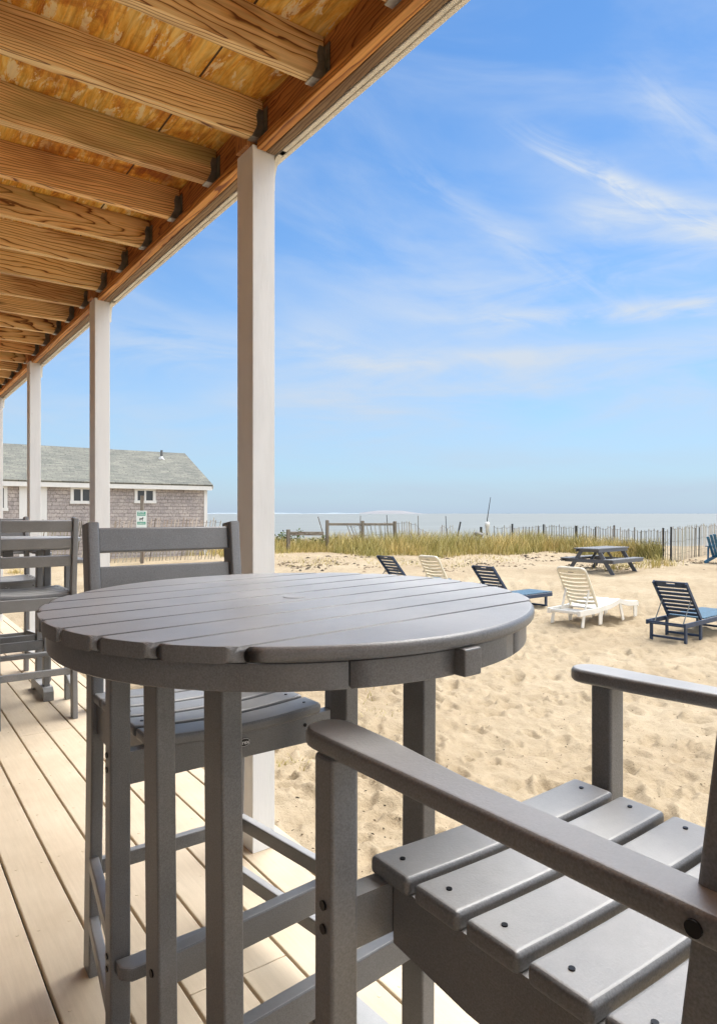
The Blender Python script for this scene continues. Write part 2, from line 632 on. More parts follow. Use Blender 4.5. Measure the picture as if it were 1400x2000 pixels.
def tube(bm, pts, rad, n=8, cap=True):
    pts = [Vector(p) for p in pts]
    rads = rad if isinstance(rad, (list, tuple)) else [rad] * len(pts)
    rings = []
    ref = Vector((0, 0, 1))
    for i, p in enumerate(pts):
        t = (pts[min(i + 1, len(pts) - 1)] - pts[max(i - 1, 0)]).normalized()
        a = t.cross(ref)
        if a.length < 1e-3:
            a = t.cross(Vector((1, 0, 0)))
        a.normalize()
        b = t.cross(a)
        rings.append([bm.verts.new(p + (a * math.cos(2 * math.pi * k / n) + b * math.sin(2 * math.pi * k / n)) * rads[i]) for k in range(n)])
    for A, B in zip(rings, rings[1:]):
        for k in range(n):
            bm.faces.new((A[k], A[(k + 1) % n], B[(k + 1) % n], B[k]))
    if cap:
        bm.faces.new(rings[0][::-1])
        bm.faces.new(rings[-1])


def disc(bm, c, nrm, rad, h=0.004, n=12):
    nrm = Vector(nrm).normalized()
    tube(bm, [Vector(c) - nrm * h * 0.5, Vector(c) + nrm * h * 0.5], rad, n)


def pathbar(bm, pts, w, h, r=0.0):
    """bar bent in the y-z plane (uprights): list of (y, z) centre points at fixed x, w in x, h across"""
    n = len(pts)
    L = []
    for i in range(n):
        p = Vector(pts[i])
        t = (Vector(pts[min(i + 1, n - 1)]) - Vector(pts[max(i - 1, 0)])).normalized()
        nrm = Vector((t.y, -t.x))
        L.append((p + nrm * h / 2, p - nrm * h / 2))
    outline = [a for a, b in L] + [b for a, b in reversed(L)]
    vs = [bm.verts.new((-w / 2, p.x, p.y)) for p in outline]
    f = bm.faces.new(vs)
    ex = bmesh.ops.extrude_face_region(bm, geom=[f])
    top = [e for e in ex['geom'] if isinstance(e, bmesh.types.BMVert)]
    for v in top:
        v.co.x = w / 2
    if r:
        es = [e for v in vs + top for e in v.link_edges if abs(e.verts[0].co.x - e.verts[1].co.x) < 1e-6]
        bmesh.ops.bevel(bm, geom=list(set(es)), offset=r, offset_type='OFFSET', segments=2, profile=0.5, affect='EDGES', clamp_overlap=True)


def shift(bm, start, dx=0, dy=0, dz=0):
    for v in list(bm.verts)[start:]:
        v.co += Vector((dx, dy, dz))


# ------------------------------------------------------------------ ground, sea, far shore
def footprints():
    out = []
    r = random.Random(21)
    for _ in range(5200):
        x = r.uniform(1.7, 14)
        y = r.uniform(-3.5, 14)
        out.append((x, y, r.uniform(0.045, 0.095), r.uniform(0.014, 0.042), r.uniform(0, 3.14), r.uniform(1.3, 2.6)))
    grid = {}
    for f in out:
        for ix in range(int((f[0] - 0.4) // 0.5), int((f[0] + 0.4) // 0.5) + 1):
            for iy in range(int((f[1] - 0.4) // 0.5), int((f[1] + 0.4) // 0.5) + 1):
                grid.setdefault((ix, iy), []).append(f)
    return grid


FP = footprints()


def sand_height(x, y):
    z = ground(x, y)
    d = math.hypot(x, y)
    if d < 26:
        k = 1 - sm(16, 26, d)
        p = Vector((x, y, 0))
        z += k * (0.022 * mnoise.noise(p * 2.3) + 0.022 * mnoise.noise(p * 5.2 + Vector((9, 4, 0))) + 0.013 * mnoise.noise(p * 11.5))
        for (fx, fy, rad, dep, an, asp) in FP.get((int(x // 0.5), int(y // 0.5)), ()):
            ca, sa = math.cos(an), math.sin(an)
            u = ((x - fx) * ca + (y - fy) * sa) / (rad * asp)
            w = (-(x - fx) * sa + (y - fy) * ca) / rad
            q = math.sqrt(u * u + w * w)
            if q < 1.9:
                if q < 1:
                    z -= dep * (1 - q * q)
                z += 0.45 * dep * math.exp(-((q - 1.12) / 0.25) ** 2)
    # keep clear of the deck and heap lightly against its edge
    if x < 1.34 and -4 < y < 13:
        z = min(z, -0.35)
    return z


def build_ground():
    radii = [0.5]
    while radii[-1] < 24:
        radii.append(radii[-1] * (1.0078 if radii[-1] < 13 else 1.02) + 0.003)
    while radii[-1] < 75:
        radii.append(radii[-1] * 1.05)
    radii += [90, 140]
    angs = []
    a0, a1 = -28.0, 112.0            # azimuth span the photograph covers, degrees from +X
    N1 = 700
    for i in range(N1):
        angs.append(a0 + (a1 - a0) * i / N1)
    for i in range(70):
        angs.append(a1 + (360 - (a1 - a0)) * i / 70)
    ox, oy = 0.9, 0.2
    verts, faces = [], []
    n = len(angs)
    cs = [(math.cos(R(a)), math.sin(R(a))) for a in angs]
    for r in radii:
        for c, s in cs:
            x, y = ox + r * c, oy + r * s
            verts.append((x, y, sand_height(x, y)))
    for i in range(len(radii) - 1):
        for j in range(n):
            k = (j + 1) % n
            faces.append((i * n + j, i * n + k, (i + 1) * n + k, (i + 1) * n + j))
    verts.append((ox, oy, -0.8))
    c = len(verts) - 1
    for j in range(n):
        faces.append((c, (j + 1) % n, j))
    me = bpy.data.meshes.new('sand')
    me.from_pydata(verts, [], faces)
    o = link('sand', me, M['sand'], smooth=True)
    tag(o, kind='structure')
    me = bpy.data.meshes.new('sea')
    vs, fs = [], []
    rad = [30, 60, 120, 300, 900, 3000, 9000, 40000]
    n = 96
    for r in rad:
        for j in range(n):
            a = 2 * math.pi * j / n
            vs.append((r * math.cos(a), r * math.sin(a), -2.35))
    for i in range(len(rad) - 1):
        for j in range(n):
            k = (j + 1) % n
            fs.append((i * n + j, i * n + k, (i + 1) * n + k, (i + 1) * n + j))
    me.from_pydata(vs, [], fs)
    tag(link('sea', me, M['sea'], smooth=True), kind='structure')


build_ground()


def far_shore(name, px0, px1, D, prof, mat, depth):
    """a long low land form D metres away: prof gives heights along it"""
    bm = BM()
    n = len(prof)
    rows = []
    for k, s in enumerate((0.0, 0.25, 0.6, 1.0)):
        row = []
        for i, h in enumerate(prof):
            px = px0 + (px1 - px0) * i / (n - 1)
            p = at(px, D + depth * s, -2.6 + (h * (0.0, 0.75, 1.0, 0.0)[k]))
            row.append(bm.verts.new(p))
        rows.append(row)
    for A, B in zip(rows, rows[1:]):
        for i in range(n - 1):
            bm.faces.new((A[i], A[i + 1], B[i + 1], B[i]))
    o = done(bm, name, mat, smooth=True)
    tag(o, kind='structure')


far_shore('far_hills', 702, 838, 9000, [2 + 42 * math.exp(-((i - 8) / 7.0) ** 2) + 34 * math.exp(-((i - 17) / 5.5) ** 2) for i in range(29)] , M['shore_pale'], 900)
far_shore('far_headland', 300, 705, 12000, [12 + 5 * math.sin(i * 0.8) + 3 * math.sin(i * 2.3) for i in range(30)], M['shore_dark'], 600)


# ------------------------------------------------------------------ deck
def build_deck():
    bm = BM()
    tone = bm.verts.layers.float_color.new('tone')
    gaps = [1.2165 - 0.1415 * k for k in range(0, 22)]
    Y0, Y1 = -4.2, 13.0
    r = random.Random(5)
    heads = []

    def board(x0, x1, y0, y1):
        t = r.uniform(0.93, 1.03)
        n0 = len(bm.verts)
        box(bm, ((x0 + x1) / 2, (y0 + y1) / 2, -0.0127), (x1 - x0, y1 - y0, 0.0254), 0.0035, 2)
        bm.verts.ensure_lookup_table()
        for i in range(n0, len(bm.verts)):
            bm.verts[i][tone] = (t, t * r.uniform(0.995, 1.005), t, 1)

    edges = [(g + 0.004, g + 0.1415 - 0.004) for g in gaps[1:]]
    for (x0, x1) in edges:
        y = Y0 - r.uniform(0, 2)
        while y < Y1:
            L = r.choice((2.44, 3.65, 4.88))
            y2 = min(y + L, Y1)
            board(x0, x1, y + 0.0012, y2 - 0.0012)
            y = y2
        for k in range(-10, 33):
            yy = 0.12 + k * 0.406
            for xx in (x0 + 0.028, x1 - 0.028):
                heads.append((xx + r.uniform(-0.006, 0.006), yy + r.uniform(-0.012, 0.012)))
    board(1.2165 + 0.004, 1.2855, Y0, Y1)
    for (x, y) in heads:
        disc(bm, (x, y, 0.0002), (0, 0, 1), 0.0052, 0.0016, 8)
    n_boards = None
    me = bpy.data.meshes.new('deck_boards')
    bmesh.ops.recalc_face_normals(bm, faces=bm.faces)
    # screw heads take the second material: small faces
    for f in bm.faces:
        if f.calc_area() < 9e-5 and f.calc_center_median().z > -0.0008 and len(f.verts) in (4, 8) and max((a.co - b.co).length for a in f.verts for b in f.verts) < 0.012:
            f.material_index = 1
    bm.to_mesh(me)
    bm.free()
    o = link('deck_boards', me, [M['deck'], M['bolt']])
    for p in me.polygons:
        pass
    tag(o, kind='structure')
    # framing below and fascia along the sea side
    bm = BM()
    for k in range(-10, 33):
        box(bm, (-0.3, 0.12 + k * 0.406, -0.122), (3.1, 0.038, 0.18))
    box(bm, (1.268, 4.4, -0.20), (0.028, 17.1, 0.34))
    box(bm, (-0.3, 4.4, -0.345), (3.0, 17.0, 0.02))
    tag(done(bm, 'deck_floor_frame', M['grey_wood']), kind='structure')


build_deck()

# ------------------------------------------------------------------ porch roof
ZJ = 2.587          # underside of joists
ZC = 2.727          # underside of sheathing
XB = 1.147          # inner face of beam
JY = [1.768 + 0.405 * k for k in range(-7, 27)]
SK = math.tan(R(1.6))


def build_roof():
    root = thing('porch_roof', 'open porch roof overhead of bare wooden joists under plywood, with white outer trim', 'porch roof', (0, 0, 0))
    bm = BM()
    box(bm, (0.0, 4.3, ZC + 0.009), (2.44, 17.0, 0.018))
    done(bm, 'ceiling', M['plywood'], root)
    # everything above the sheathing: deck of the upper storey
    bm = BM()
    box(bm, (-0.02, 4.3, ZC + 0.10), (2.46, 17.0, 0.16))
    done(bm, 'roof_deck', M['nailer'], root)
    # beam, ledger, nailer; grain runs along local x so these are built lengthwise and turned
    def lengthwise(name, x0, x1, z0, z1, mat, y0=-4.2, y1=12.8, r=0.003):
        b = BM()
        box(b, (0, 0, 0), (y1 - y0, x1 - x0, z1 - z0), r, 2)
        o = done(b, name, mat, root, loc=((x0 + x1) / 2, (y0 + y1) / 2, (z0 + z1) / 2))
        o.rotation_euler = (0, 0, math.pi / 2)
        return o
    lengthwise('beam', XB, 1.185, 2.58, ZC - 0.001, M['beam'])
    posts = [2.168 + 2.112 * k for k in range(-2, 6)]
    for a, b_ in zip(posts, posts[1:]):
        lengthwise('ledger_strip', 1.124, 1.160, 2.551, 2.583, M['ledger'], a + 0.130, b_ - 0.003)
    for a, b_ in zip(posts, posts[1:]):
        lengthwise('nailer', 1.1605, 1.197, 2.549, 2.58, M['nailer'], a + 0.130, b_ - 0.003)
    lengthwise('soffit_trim', 1.2005, 1.218, 2.546, 2.70, M['trim'])
    lengthwise('fascia', 1.2185, 1.236, 2.543, 2.90, M['trim'])
    # curved bracket where the fascia meets each post
    for py in posts[1:]:
        b = BM()
        pts = [(0.0, 0.0), (0.0, -0.105), (-0.022, -0.105)]
        for k in range(0, 9):
            a = k / 8 * math.pi / 2
            pts.append((-0.022 - 0.06 * (1 - math.cos(a)), -0.085 + 0.085 * math.sin(a)))
        pts.append((-0.11, 0.0))
        vs = [b.verts.new((0, p[0], p[1])) for p in pts]
        f = b.faces.new(vs)
        ex = bmesh.ops.extrude_face_region(b, geom=[f])
        for v in ex['geom']:
            if isinstance(v, bmesh.types.BMVert):
                v.co.x = 0.017
        done(b, 'trim_bracket', M['trim'], root, loc=(1.2005, py + 0.055, 2.5455))
    # joists with their hangers
    jm, hm = [], None
    for var in range(3):
        b = BM()
        box(b, (-1.14, 0, 0), (2.28, 0.038, ZC - ZJ - 0.001), 0.003, 2)
        me = bpy.data.meshes.new('joist')
        bmesh.ops.recalc_face_normals(b, faces=b.faces)
        b.to_mesh(me)
        b.free()
        me.materials.append((M['joist'], M['joist2'], M['joist3'])[var])
        jm.append(me)
    b = BM()
    hz = 0.105
    zb = -(ZC - ZJ) / 2
    for s in (-1, 1):
        prism_pts = [(-0.048, zb - 0.002), (0.0, zb - 0.002), (0.0, zb + hz), (-0.022, zb + hz), (-0.030, zb + hz * 0.75), (-0.026, zb + hz * 0.5), (-0.030, zb + 0.035)]
        vs = [b.verts.new((p[0], s * 0.0195, p[1])) for p in prism_pts]
        f = b.faces.new(vs)
        ex = bmesh.ops.extrude_face_region(b, geom=[f])
        for v in ex['geom']:
            if isinstance(v, bmesh.types.BMVert):
                v.co.y = s * 0.0215
        box(b, (-0.0015, s * 0.036, zb + hz * 0.55), (0.002, 0.03, hz * 0.95))
        for k in range(3):
            disc(b, (-0.003, s * 0.037, zb + 0.03 + 0.027 * k), (1, 0, 0), 0.004, 0.004, 8)
            disc(b, (-0.015, s * 0.0215, zb + 0.03 + 0.024 * k), (0, 1, 0), 0.004, 0.004, 8)
    hme = bpy.data.meshes.new('hanger')
    bmesh.ops.recalc_face_normals(b, faces=b.faces)
    b.to_mesh(hme)
    b.free()
    hme.materials.append(M['galv_dull'])
    b = BM()
    box(b, (-0.024, 0, zb - 0.0025), (0.050, 0.044, 0.003))
    sme = bpy.data.meshes.new('hanger_seat')
    b.to_mesh(sme)
    b.free()
    sme.materials.append(M['galv'])
    r = random.Random(3)
    for k, y in enumerate(JY):
        var = (0, 0, 1, 2, 1, 0, 0, 1)[(k - 7) % 8]
        o = bpy.data.objects.new('joist', jm[var])
        COL.objects.link(o)
        o.parent = root
        o.location = (XB - 0.003, y + r.uniform(-0.006, 0.006), (ZJ + ZC) / 2)
        o.rotation_euler = (0, 0, -math.atan(SK) + r.uniform(-0.003, 0.003))
        h = bpy.data.objects.new('hanger', hme)
        COL.objects.link(h)
        h.parent = o
        h.location = (0.003, 0, 0)
        s = bpy.data.objects.new('hanger_seat', sme)
        COL.objects.link(s)
        s.parent = o
        s.location = (0.003, 0, 0)


build_roof()


def build_posts():
    names = ['nearest and widest white square porch post, rising behind the round table',
             'second nearest white porch post, its foot behind the ladder-back chair by the table',
             'third white porch post from the camera, between the far bar chairs and the shingled house',
             'farthest white porch post, cut by the left edge above the far bar chair']
    for k in range(4):
        y = 2.168 + 2.112 * k
        root = thing('porch_post', names[k], 'post', (1.154, y + 0.0635, 0), 0, 'white posts along the deck edge')
        b = BM()
        box(b, (0, 0, 1.283), (0.090, 0.127, 2.566), 0.002, 2)
        done(b, 'post_wrap', M['paint'], root)
        b = BM()
        box(b, (0, 0, 0), (0.16, 0.088, 0.123), 0.002, 2)
        o = done(b, 'post_core', M['beam'], root, loc=(-0.0005, 0, 2.646))
        o.rotation_euler = (0, math.pi / 2, 0)


build_posts()


def build_wall():
    # the building the porch belongs to, on the landward side of the deck
    b = BM()
    box(b, (-1.62, 4.3, 1.2), (0.2, 17.0, 3.1))
    o = done(b, 'building_wall', M['siding'])
    tag(o, kind='structure')


build_wall()


STUDS = {}


def stud(name, parent, c, nrm, rad, h, n):
    key = (name, nrm, rad, h, n)
    if key not in STUDS:
        b = BM()
        disc(b, (0, 0, 0), nrm, rad, h, n)
        me = bpy.data.meshes.new(name)
        bmesh.ops.recalc_face_normals(b, faces=b.faces)
        b.to_mesh(me)
        b.free()
        me.materials.append(M['bolt'])
        STUDS[key] = me
    o = bpy.data.objects.new(name, STUDS[key])
    COL.objects.link(o)
    o.parent = parent
    o.location = c
    return o


# ------------------------------------------------------------------ bar table
def slat(bm, pts, z0, z1, rad):
    # round bullnose along the rim, only an eased arris along the joints
    vs = [bm.verts.new((p[0], p[1], z0)) for p in pts]
    f = bm.faces.new(vs)
    ex = bmesh.ops.extrude_face_region(bm, geom=[f])
    top = [e for e in ex['geom'] if isinstance(e, bmesh.types.BMVert)]
    for v in top:
        v.co.z = z1
    rim, side = set(), set()
    for v in vs + top:
        for e in v.link_edges:
            a, c = e.verts
            if abs(a.co.z - c.co.z) > 1e-6:
                continue
            mid = (a.co + c.co) / 2
            (rim if math.hypot(mid.x, mid.y) > rad * 0.985 else side).add(e)
    bmesh.ops.bevel(bm, geom=list(rim), offset=0.0085, offset_type='OFFSET', segments=4, profile=0.5, affect='EDGES', clamp_overlap=True)


def build_table(loc, rotz, label, group):
    """local u (slats, stretchers) = x, v = y"""
    root = thing('bar_table', label, 'table', loc, rotz, group)
    RAD, ZT = 0.457, 1.066
    pitch, gap = 0.094, 0.0095
    b = BM()
    bounds = [-RAD] + [-0.329 + pitch * k for k in range(8)] + [RAD]
    for i in range(9):
        v0 = bounds[i] + (gap / 2 if i > 0 else 0)
        v1 = bounds[i + 1] - (gap / 2 if i < 8 else 0)
        ext = []
        nseg = 22 if i in (0, 8) else 9
        rr = RAD
        pts = []
        if i == 0:
            a0 = math.asin(v1 / rr)
            # arc through the bottom
            A0, A1 = math.pi - a0, 2 * math.pi + a0
            for k in range(nseg + 1):
                a = A0 + (A1 - A0) * k / nseg
                pts.append((rr * math.cos(a), rr * math.sin(a)))
        elif i == 8:
            a0 = math.asin(v0 / rr)
            for k in range(nseg + 1):
                a = a0 + (math.pi - 2 * a0) * k / nseg
                pts.append((rr * math.cos(a), rr * math.sin(a)))
        else:
            a0, a1 = math.asin(v0 / rr), math.asin(v1 / rr)
            for k in range(nseg + 1):
                a = a0 + (a1 - a0) * k / nseg
                pts.append((rr * math.cos(a), rr * math.sin(a)))
            for k in range(nseg + 1):
                a = math.pi - a1 + (a1 - a0) * k / nseg
                pts.append((rr * math.cos(a), rr * math.sin(a)))
        slat(b, pts, ZT - 0.022, ZT, RAD)
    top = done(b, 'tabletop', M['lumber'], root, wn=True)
    b = BM()
    prism(b, [(0.0225 * math.cos(2 * math.pi * k / 32), 0.0225 * math.sin(2 * math.pi * k / 32)) for k in range(32)], ZT - 0.004, ZT + 0.0012, 0.0008, 1)
    done(b, 'hole_plug', M['lumber'], top)
    # apron: four curved boards with open joints
    RO, RI, Z0, Z1 = 0.443, 0.418, ZT - 0.0625, ZT - 0.0240
    joints = [(-115.3, -93.7), (-89.3, -72.3), (-71.7, 20.0), (20.6, 122.0), (122.6, 244.3)]
    for (a0, a1) in joints:
        b = BM()
        n = max(4, int((a1 - a0) / 4))
        pts = [(RO * math.cos(R(a0 + (a1 - a0) * k / n)), RO * math.sin(R(a0 + (a1 - a0) * k / n))) for k in range(n + 1)]
        pts += [(RI * math.cos(R(a1 - (a1 - a0) * k / n)), RI * math.sin(R(a1 - (a1 - a0) * k / n))) for k in range(n + 1)]
        prism(b, pts, Z0, Z1, 0.002, 1)
        done(b, 'apron', M['lumber'], root, wn=True)
    # cross bearer whose end shows as a block on the rim
    b = BM()
    a = R(-91.5)
    rot = Matrix.Rotation(a, 4, 'Z')
    c = Vector((0.447 * math.cos(a), 0.447 * math.sin(a), ZT - 0.0425))
    box(b, c, (0.030, 0.036, 0.040), 0.003, 2, rot)
    done(b, 'bearer_end', M['lumber'], root, wn=True)
    b = BM()
    for vv in (-0.122, 0.122):
        box(b, (0, vv, ZT - 0.055), (0.74, 0.036, 0.052), 0.003, 2)
    box(b, (0, 0, ZT - 0.10), (0.06, 0.22, 0.036), 0.003, 2)
    done(b, 'bearer', M['lumber'], root, wn=True)
    LU, LV = 0.2225, 0.122
    for su in (-1, 1):
        for sv in (-1, 1):
            b = BM()
            bar(b, (su * LU, sv * LV, 0.035), (su * (LU + 0.004), sv * (LV - 0.0), ZT - 0.062), 0.062, 0.038, 0.005, 3, up=(1, 0, 0))
            done(b, 'leg', M['lumber'], root, wn=True)
    for sv in (-1, 1):
        b = BM()
        box(b, (0, sv * LV, 0.36), (2 * LU - 0.038, 0.030, 0.062), 0.005, 3)
        done(b, 'stretcher', M['lumber'], root, wn=True)
    for su in (-1, 1):
        b = BM()
        # arched foot joining each pair of legs
        prof = [(-0.21, 0.0), (-0.155, 0.0), (-0.12, 0.03), (0.12, 0.03), (0.155, 0.0), (0.21, 0.0), (0.21, 0.06), (0.185, 0.085), (-0.185, 0.085), (-0.21, 0.06)]
        vs = [b.verts.new((su * LU - 0.031, p[0], p[1])) for p in prof]
        f = b.faces.new(vs)
        ex = bmesh.ops.extrude_face_region(b, geom=[f])
        for v in ex['geom']:
            if isinstance(v, bmesh.types.BMVert):
                v.co.x += 0.062
        done(b, 'foot', M['lumber'], root)
    for su in (-1, 1):
        for sv in (-1, 1):
            stud('bolt', root, (su * (LU + 0.020), sv * LV, 0.362), (1, 0, 0), 0.0075, 0.006, 12)
    return root


# slat direction: 49.5 degrees right of straight ahead
ang_fwd = math.atan2(CT, ST)
UROT = ang_fwd - R(49.5)
tc = wpt(-0.1262, 1.3115, 0)
TABLE = build_table(tc, UROT, 'large round grey slatted bar table in the foreground, between two bar chairs', 'grey round bar tables')
TABLE.rotation_euler = (0, 0, UROT)
# the deck falls slightly, the top leans about a degree: higher away from the camera
TILT = 0.017
ax = Vector((CT, -ST, 0))
Rt = Matrix.Rotation(TILT, 4, ax)
piv = tc + Vector((0, 0, 0.0))
TABLE.rotation_mode = 'QUATERNION'
TABLE.rotation_quaternion = (Rt @ Matrix.Rotation(UROT, 4, 'Z')).to_quaternion()
off = (Rt @ Vector((0, 0, 1.066))) - Vector((0, 0, 1.066))
TABLE.location = tc - Vector((off.x, off.y, 0))


# ------------------------------------------------------------------ bar chair
def build_chair(loc, rotz, label, group, LX=0.29, UX=0.245, badge=True, sag=0.006, DY=0.0, HW=0.218):
    """front is local +y"""
    root = thing('bar_chair', label, 'bar chair', loc, rotz, group)
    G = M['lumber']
    FY = 0.235               # front leg
    up = [(-0.225 + DY, 0.0), (-0.195 + DY, 0.62), (-0.195 + DY, 0.80), (-0.242 + DY, 1.204)]
    for s in (-1, 1):
        b = BM()
        box(b, (s * LX, FY, 0.4605), (0.042, 0.042, 0.921), 0.006, 3)
        done(b, 'leg', G, root, wn=True)
        b = BM()
        pathbar(b, up, 0.032, 0.060, 0.006)
        o = done(b, 'upright', G, root, wn=True, loc=(s * UX, 0, 0))
    # arms: rounded paddle front, tapering to the upright
    for s in (-1, 1):
        b = BM()
        xo, xi, xr = LX + 0.024, LX - 0.046, UX + 0.003
        pts = []
        for k in range(11):
            a = k / 10 * math.pi
            cxm, hw = (xo + xi) / 2, (xo - xi) / 2
            pts.append((cxm + hw * math.cos(a), 0.259 + 0.038 * math.sin(a)))
        pts += [(xi + 0.004, 0.16), (xr - 0.004, 0.02), (xr, -0.225 + DY), (xr + 0.012, -0.242 + DY), (xo - 0.010, -0.242 + DY), (xo, -0.22 + DY)]
        pts = [(s * p[0], p[1]) for p in pts]
        prism(b, pts, 0.921, 0.946, 0.0075, 4)
        for v in b.verts:                 # arms rise a little towards the back
            v.co.z += 0.010 * (0.31 - v.co.y) / 0.6
        done(b, 'arm', G, root, wn=True)
    # seat slats
    b = BM()
    for k in range(5):
        y1 = 0.255 - 0.0905 * k
        n0 = len(b.verts)
        nx = 10
        # slat with a slight dish across the seat
        box(b, (0, y1 - 0.0395, 0.7475), (2 * HW, 0.079, 0.026), 0.008, 3)
    # dish: subdivide lengthwise so the sag shows
    if sag > 0:
        es = [e for e in b.edges if abs(e.verts[0].co.x - e.verts[1].co.x) > HW]
        bmesh.ops.subdivide_edges(b, edges=es, cuts=9, use_grid_fill=True)
        for v in b.verts:
            v.co.z -= sag * (1 - (v.co.x / HW) ** 2)
    done(b, 'seat', G, root, wn=True)
    for k in range(5):
        y1 = 0.255 - 0.0905 * k - 0.0395
        for x in (-HW + 0.03, HW - 0.03):
            stud('seat_screw', root, (x, y1 + 0.004, 0.7612 - sag * (1 - (x / HW) ** 2)), (0, 0, 1), 0.0038, 0.0022, 10)
    for s in (-1, 1):
        b = BM()
        # side rail with a gently hollowed lower edge
        pr = [(0.215, 0.735), (0.215, 0.655), (0.08, 0.643), (-0.08, 0.643), (-0.20 + DY, 0.655), (-0.20 + DY, 0.735)]
        pathless = [b.verts.new((s * (HW - 0.010), p[0], p[1])) for p in pr]
        f = b.faces.new(pathless)
        ex = bmesh.ops.extrude_face_region(b, geom=[f])
        for v in ex['geom']:
            if isinstance(v, bmesh.types.BMVert):
                v.co.x -= s * 0.03
        done(b, 'seat_rail', G, root)
    # front rail, dished on top with the seat
    b = BM()
    n = 16
    xs = [-(LX - 0.0205) + 2 * (LX - 0.0205) * k / n for k in range(n + 1)]
    pts = [(x, 0.735 - (sag * (1 - (x / HW) ** 2) if abs(x) < HW else 0)) for x in xs] + [(x, 0.668) for x in reversed(xs)]
    vs = [b.verts.new((p[0], 0.218, p[1])) for p in pts]
    f = b.faces.new(vs)
    ex = bmesh.ops.extrude_face_region(b, geom=[f])
    for v in ex['geom']:
        if isinstance(v, bmesh.types.BMVert):
            v.co.y = 0.250
    fr = done(b, 'front_rail', G, root)
    b = BM()
    box(b, (0, -0.20 + DY, 0.695), (2 * UX - 0.03, 0.03, 0.07), 0.004, 2)
    done(b, 'back_rail', G, root, wn=True)
    # ladder back: three slats between the uprights
    for (z0, z1) in ((1.122, 1.190), (1.022, 1.085), (0.915, 0.980)):
        b = BM()
        zc = (z0 + z1) / 2
        t = (zc - 0.80) / 0.404
        yc = -0.195 - 0.047 * t + DY
        bar(b, (-(UX - 0.0155), yc, zc), ((UX - 0.0155), yc, zc), 0.028, z1 - z0, 0.006, 3, up=(0, -0.115, 1))
        done(b, 'back_slat', G, root, wn=True)
    # foot rest and stretchers
    b = BM()
    o = LX + 0.012
    pts = [(-o + 0.02, 0.305), (o - 0.02, 0.305), (o, 0.287), (o, 0.2565), (-o, 0.2565), (-o, 0.287)]
    prism(b, pts, 0.292, 0.320, 0.005, 2)
    done(b, 'footrest', G, root, wn=True)
    for s in (-1, 1):
        for z in (0.305, 0.145):
            b = BM()
            bar(b, (s * (LX - 0.004), FY - 0.021, z), (s * (UX + 0.003), -0.186 - 0.02 * (1 - z) + DY, z), 0.024, 0.040, 0.004, 2)
            done(b, 'stretcher', G, root, wn=True)
    b = BM()
    box(b, (0, -0.209 + DY, 0.285), (2 * UX - 0.032, 0.024, 0.040), 0.004, 2)
    done(b, 'stretcher', G, root, wn=True)
    for s in (-1, 1):
        for z in (0.732, 0.702, 0.318, 0.292):
            stud('bolt', root, (s * (LX + 0.0215), FY - 0.003, z), (1, 0, 0), 0.0062, 0.004, 12)
        stud('arm_bolt', root, (s * (LX + 0.0245), -0.200 + DY, 0.9335 + 0.009), (1, 0, 0), 0.0062, 0.004, 16)
        for z in (0.305, 0.145):
            stud('bolt', root, (s * UX, -0.245 + DY, z), (0, 1, 0), 0.005, 0.005, 12)
        stud('bolt', root, (s * (LX - 0.10), 0.2505, 0.712), (0, 1, 0), 0.0045, 0.003, 12)
    if badge:
        b = BM()
        vs = [b.verts.new((0.0175 * math.cos(2 * math.pi * k / 40), 0, 0.0105 * math.sin(2 * math.pi * k / 40))) for k in range(40)]
        f = b.faces.new(vs)
        ex = bmesh.ops.extrude_face_region(b, geom=[f])
        for v in ex['geom']:
            if isinstance(v, bmesh.types.BMVert):
                v.co.y = 0.002
        bd = done(b, 'badge', M['black'], root, loc=(-0.007, 0.2503, 0.703))
        b = BM()
        ro, ri = (0.0162, 0.0094), (0.0152, 0.0085)
        A = [b.verts.new((ro[0] * math.cos(2 * math.pi * k / 40), 0.0025, ro[1] * math.sin(2 * math.pi * k / 40))) for k in range(40)]
        B = [b.verts.new((ri[0] * math.cos(2 * math.pi * k / 40), 0.0025, ri[1] * math.sin(2 * math.pi * k / 40))) for k in range(40)]
        for k in range(40):
            b.faces.new((A[k], A[(k + 1) % 40], B[(k + 1) % 40], B[k]))
        done(b, 'badge_border', M['white_ink'], bd)
        cu = bpy.data.curves.new('badge_lettering', 'FONT')
        cu.body = 'Trex'
        cu.size = 0.0135
        cu.align_x = 'CENTER'
        cu.align_y = 'CENTER'
        cu.offset = 0.0003
        to = bpy.data.objects.new('tmp', cu)
        COL.objects.link(to)
        bpy.context.view_layer.update()
        me = bpy.data.meshes.new_from_object(to.evaluated_get(bpy.context.evaluated_depsgraph_get()))
        bpy.data.objects.remove(to)
        lo = link('badge_lettering', me, M['white_ink'], bd)
        lo.location = (0, 0.0028, 0)
        lo.rotation_euler = (math.pi / 2, 0, math.pi)
    return root


CG = 'grey bar chairs on the deck'
C1 = build_chair((0.782, 0.478, 0), 0.0, 'grey bar armchair in the right foreground, its slatted seat seen from above', CG, 0.298, 0.272, DY=-0.042, HW=0.229)
C2 = build_chair((0.683, 1.645, 0), math.pi, 'grey bar chair behind the large round table, black oval badge on its front rail', CG, 0.272, 0.206, sag=0.012)
C3 = copy_tree(C2)
C3.location = (0.775, 4.47, 0)
C3.rotation_euler = (0, 0, 0.0)
C3['label'] = 'grey bar chair at far left seen from behind, three back slats turned to the camera'
C4 = copy_tree(C2)
C4.location = (0.765, 5.52, 0)
C4.rotation_euler = (0, 0, math.pi)
C4['label'] = 'farthest grey bar chair, mostly hidden behind the chair at the left edge'
T2 = copy_tree(TABLE)
T2.location = (0.71, 4.93, 0)
T2.rotation_quaternion = Matrix.Rotation(R(0.0), 4, 'Z').to_quaternion()
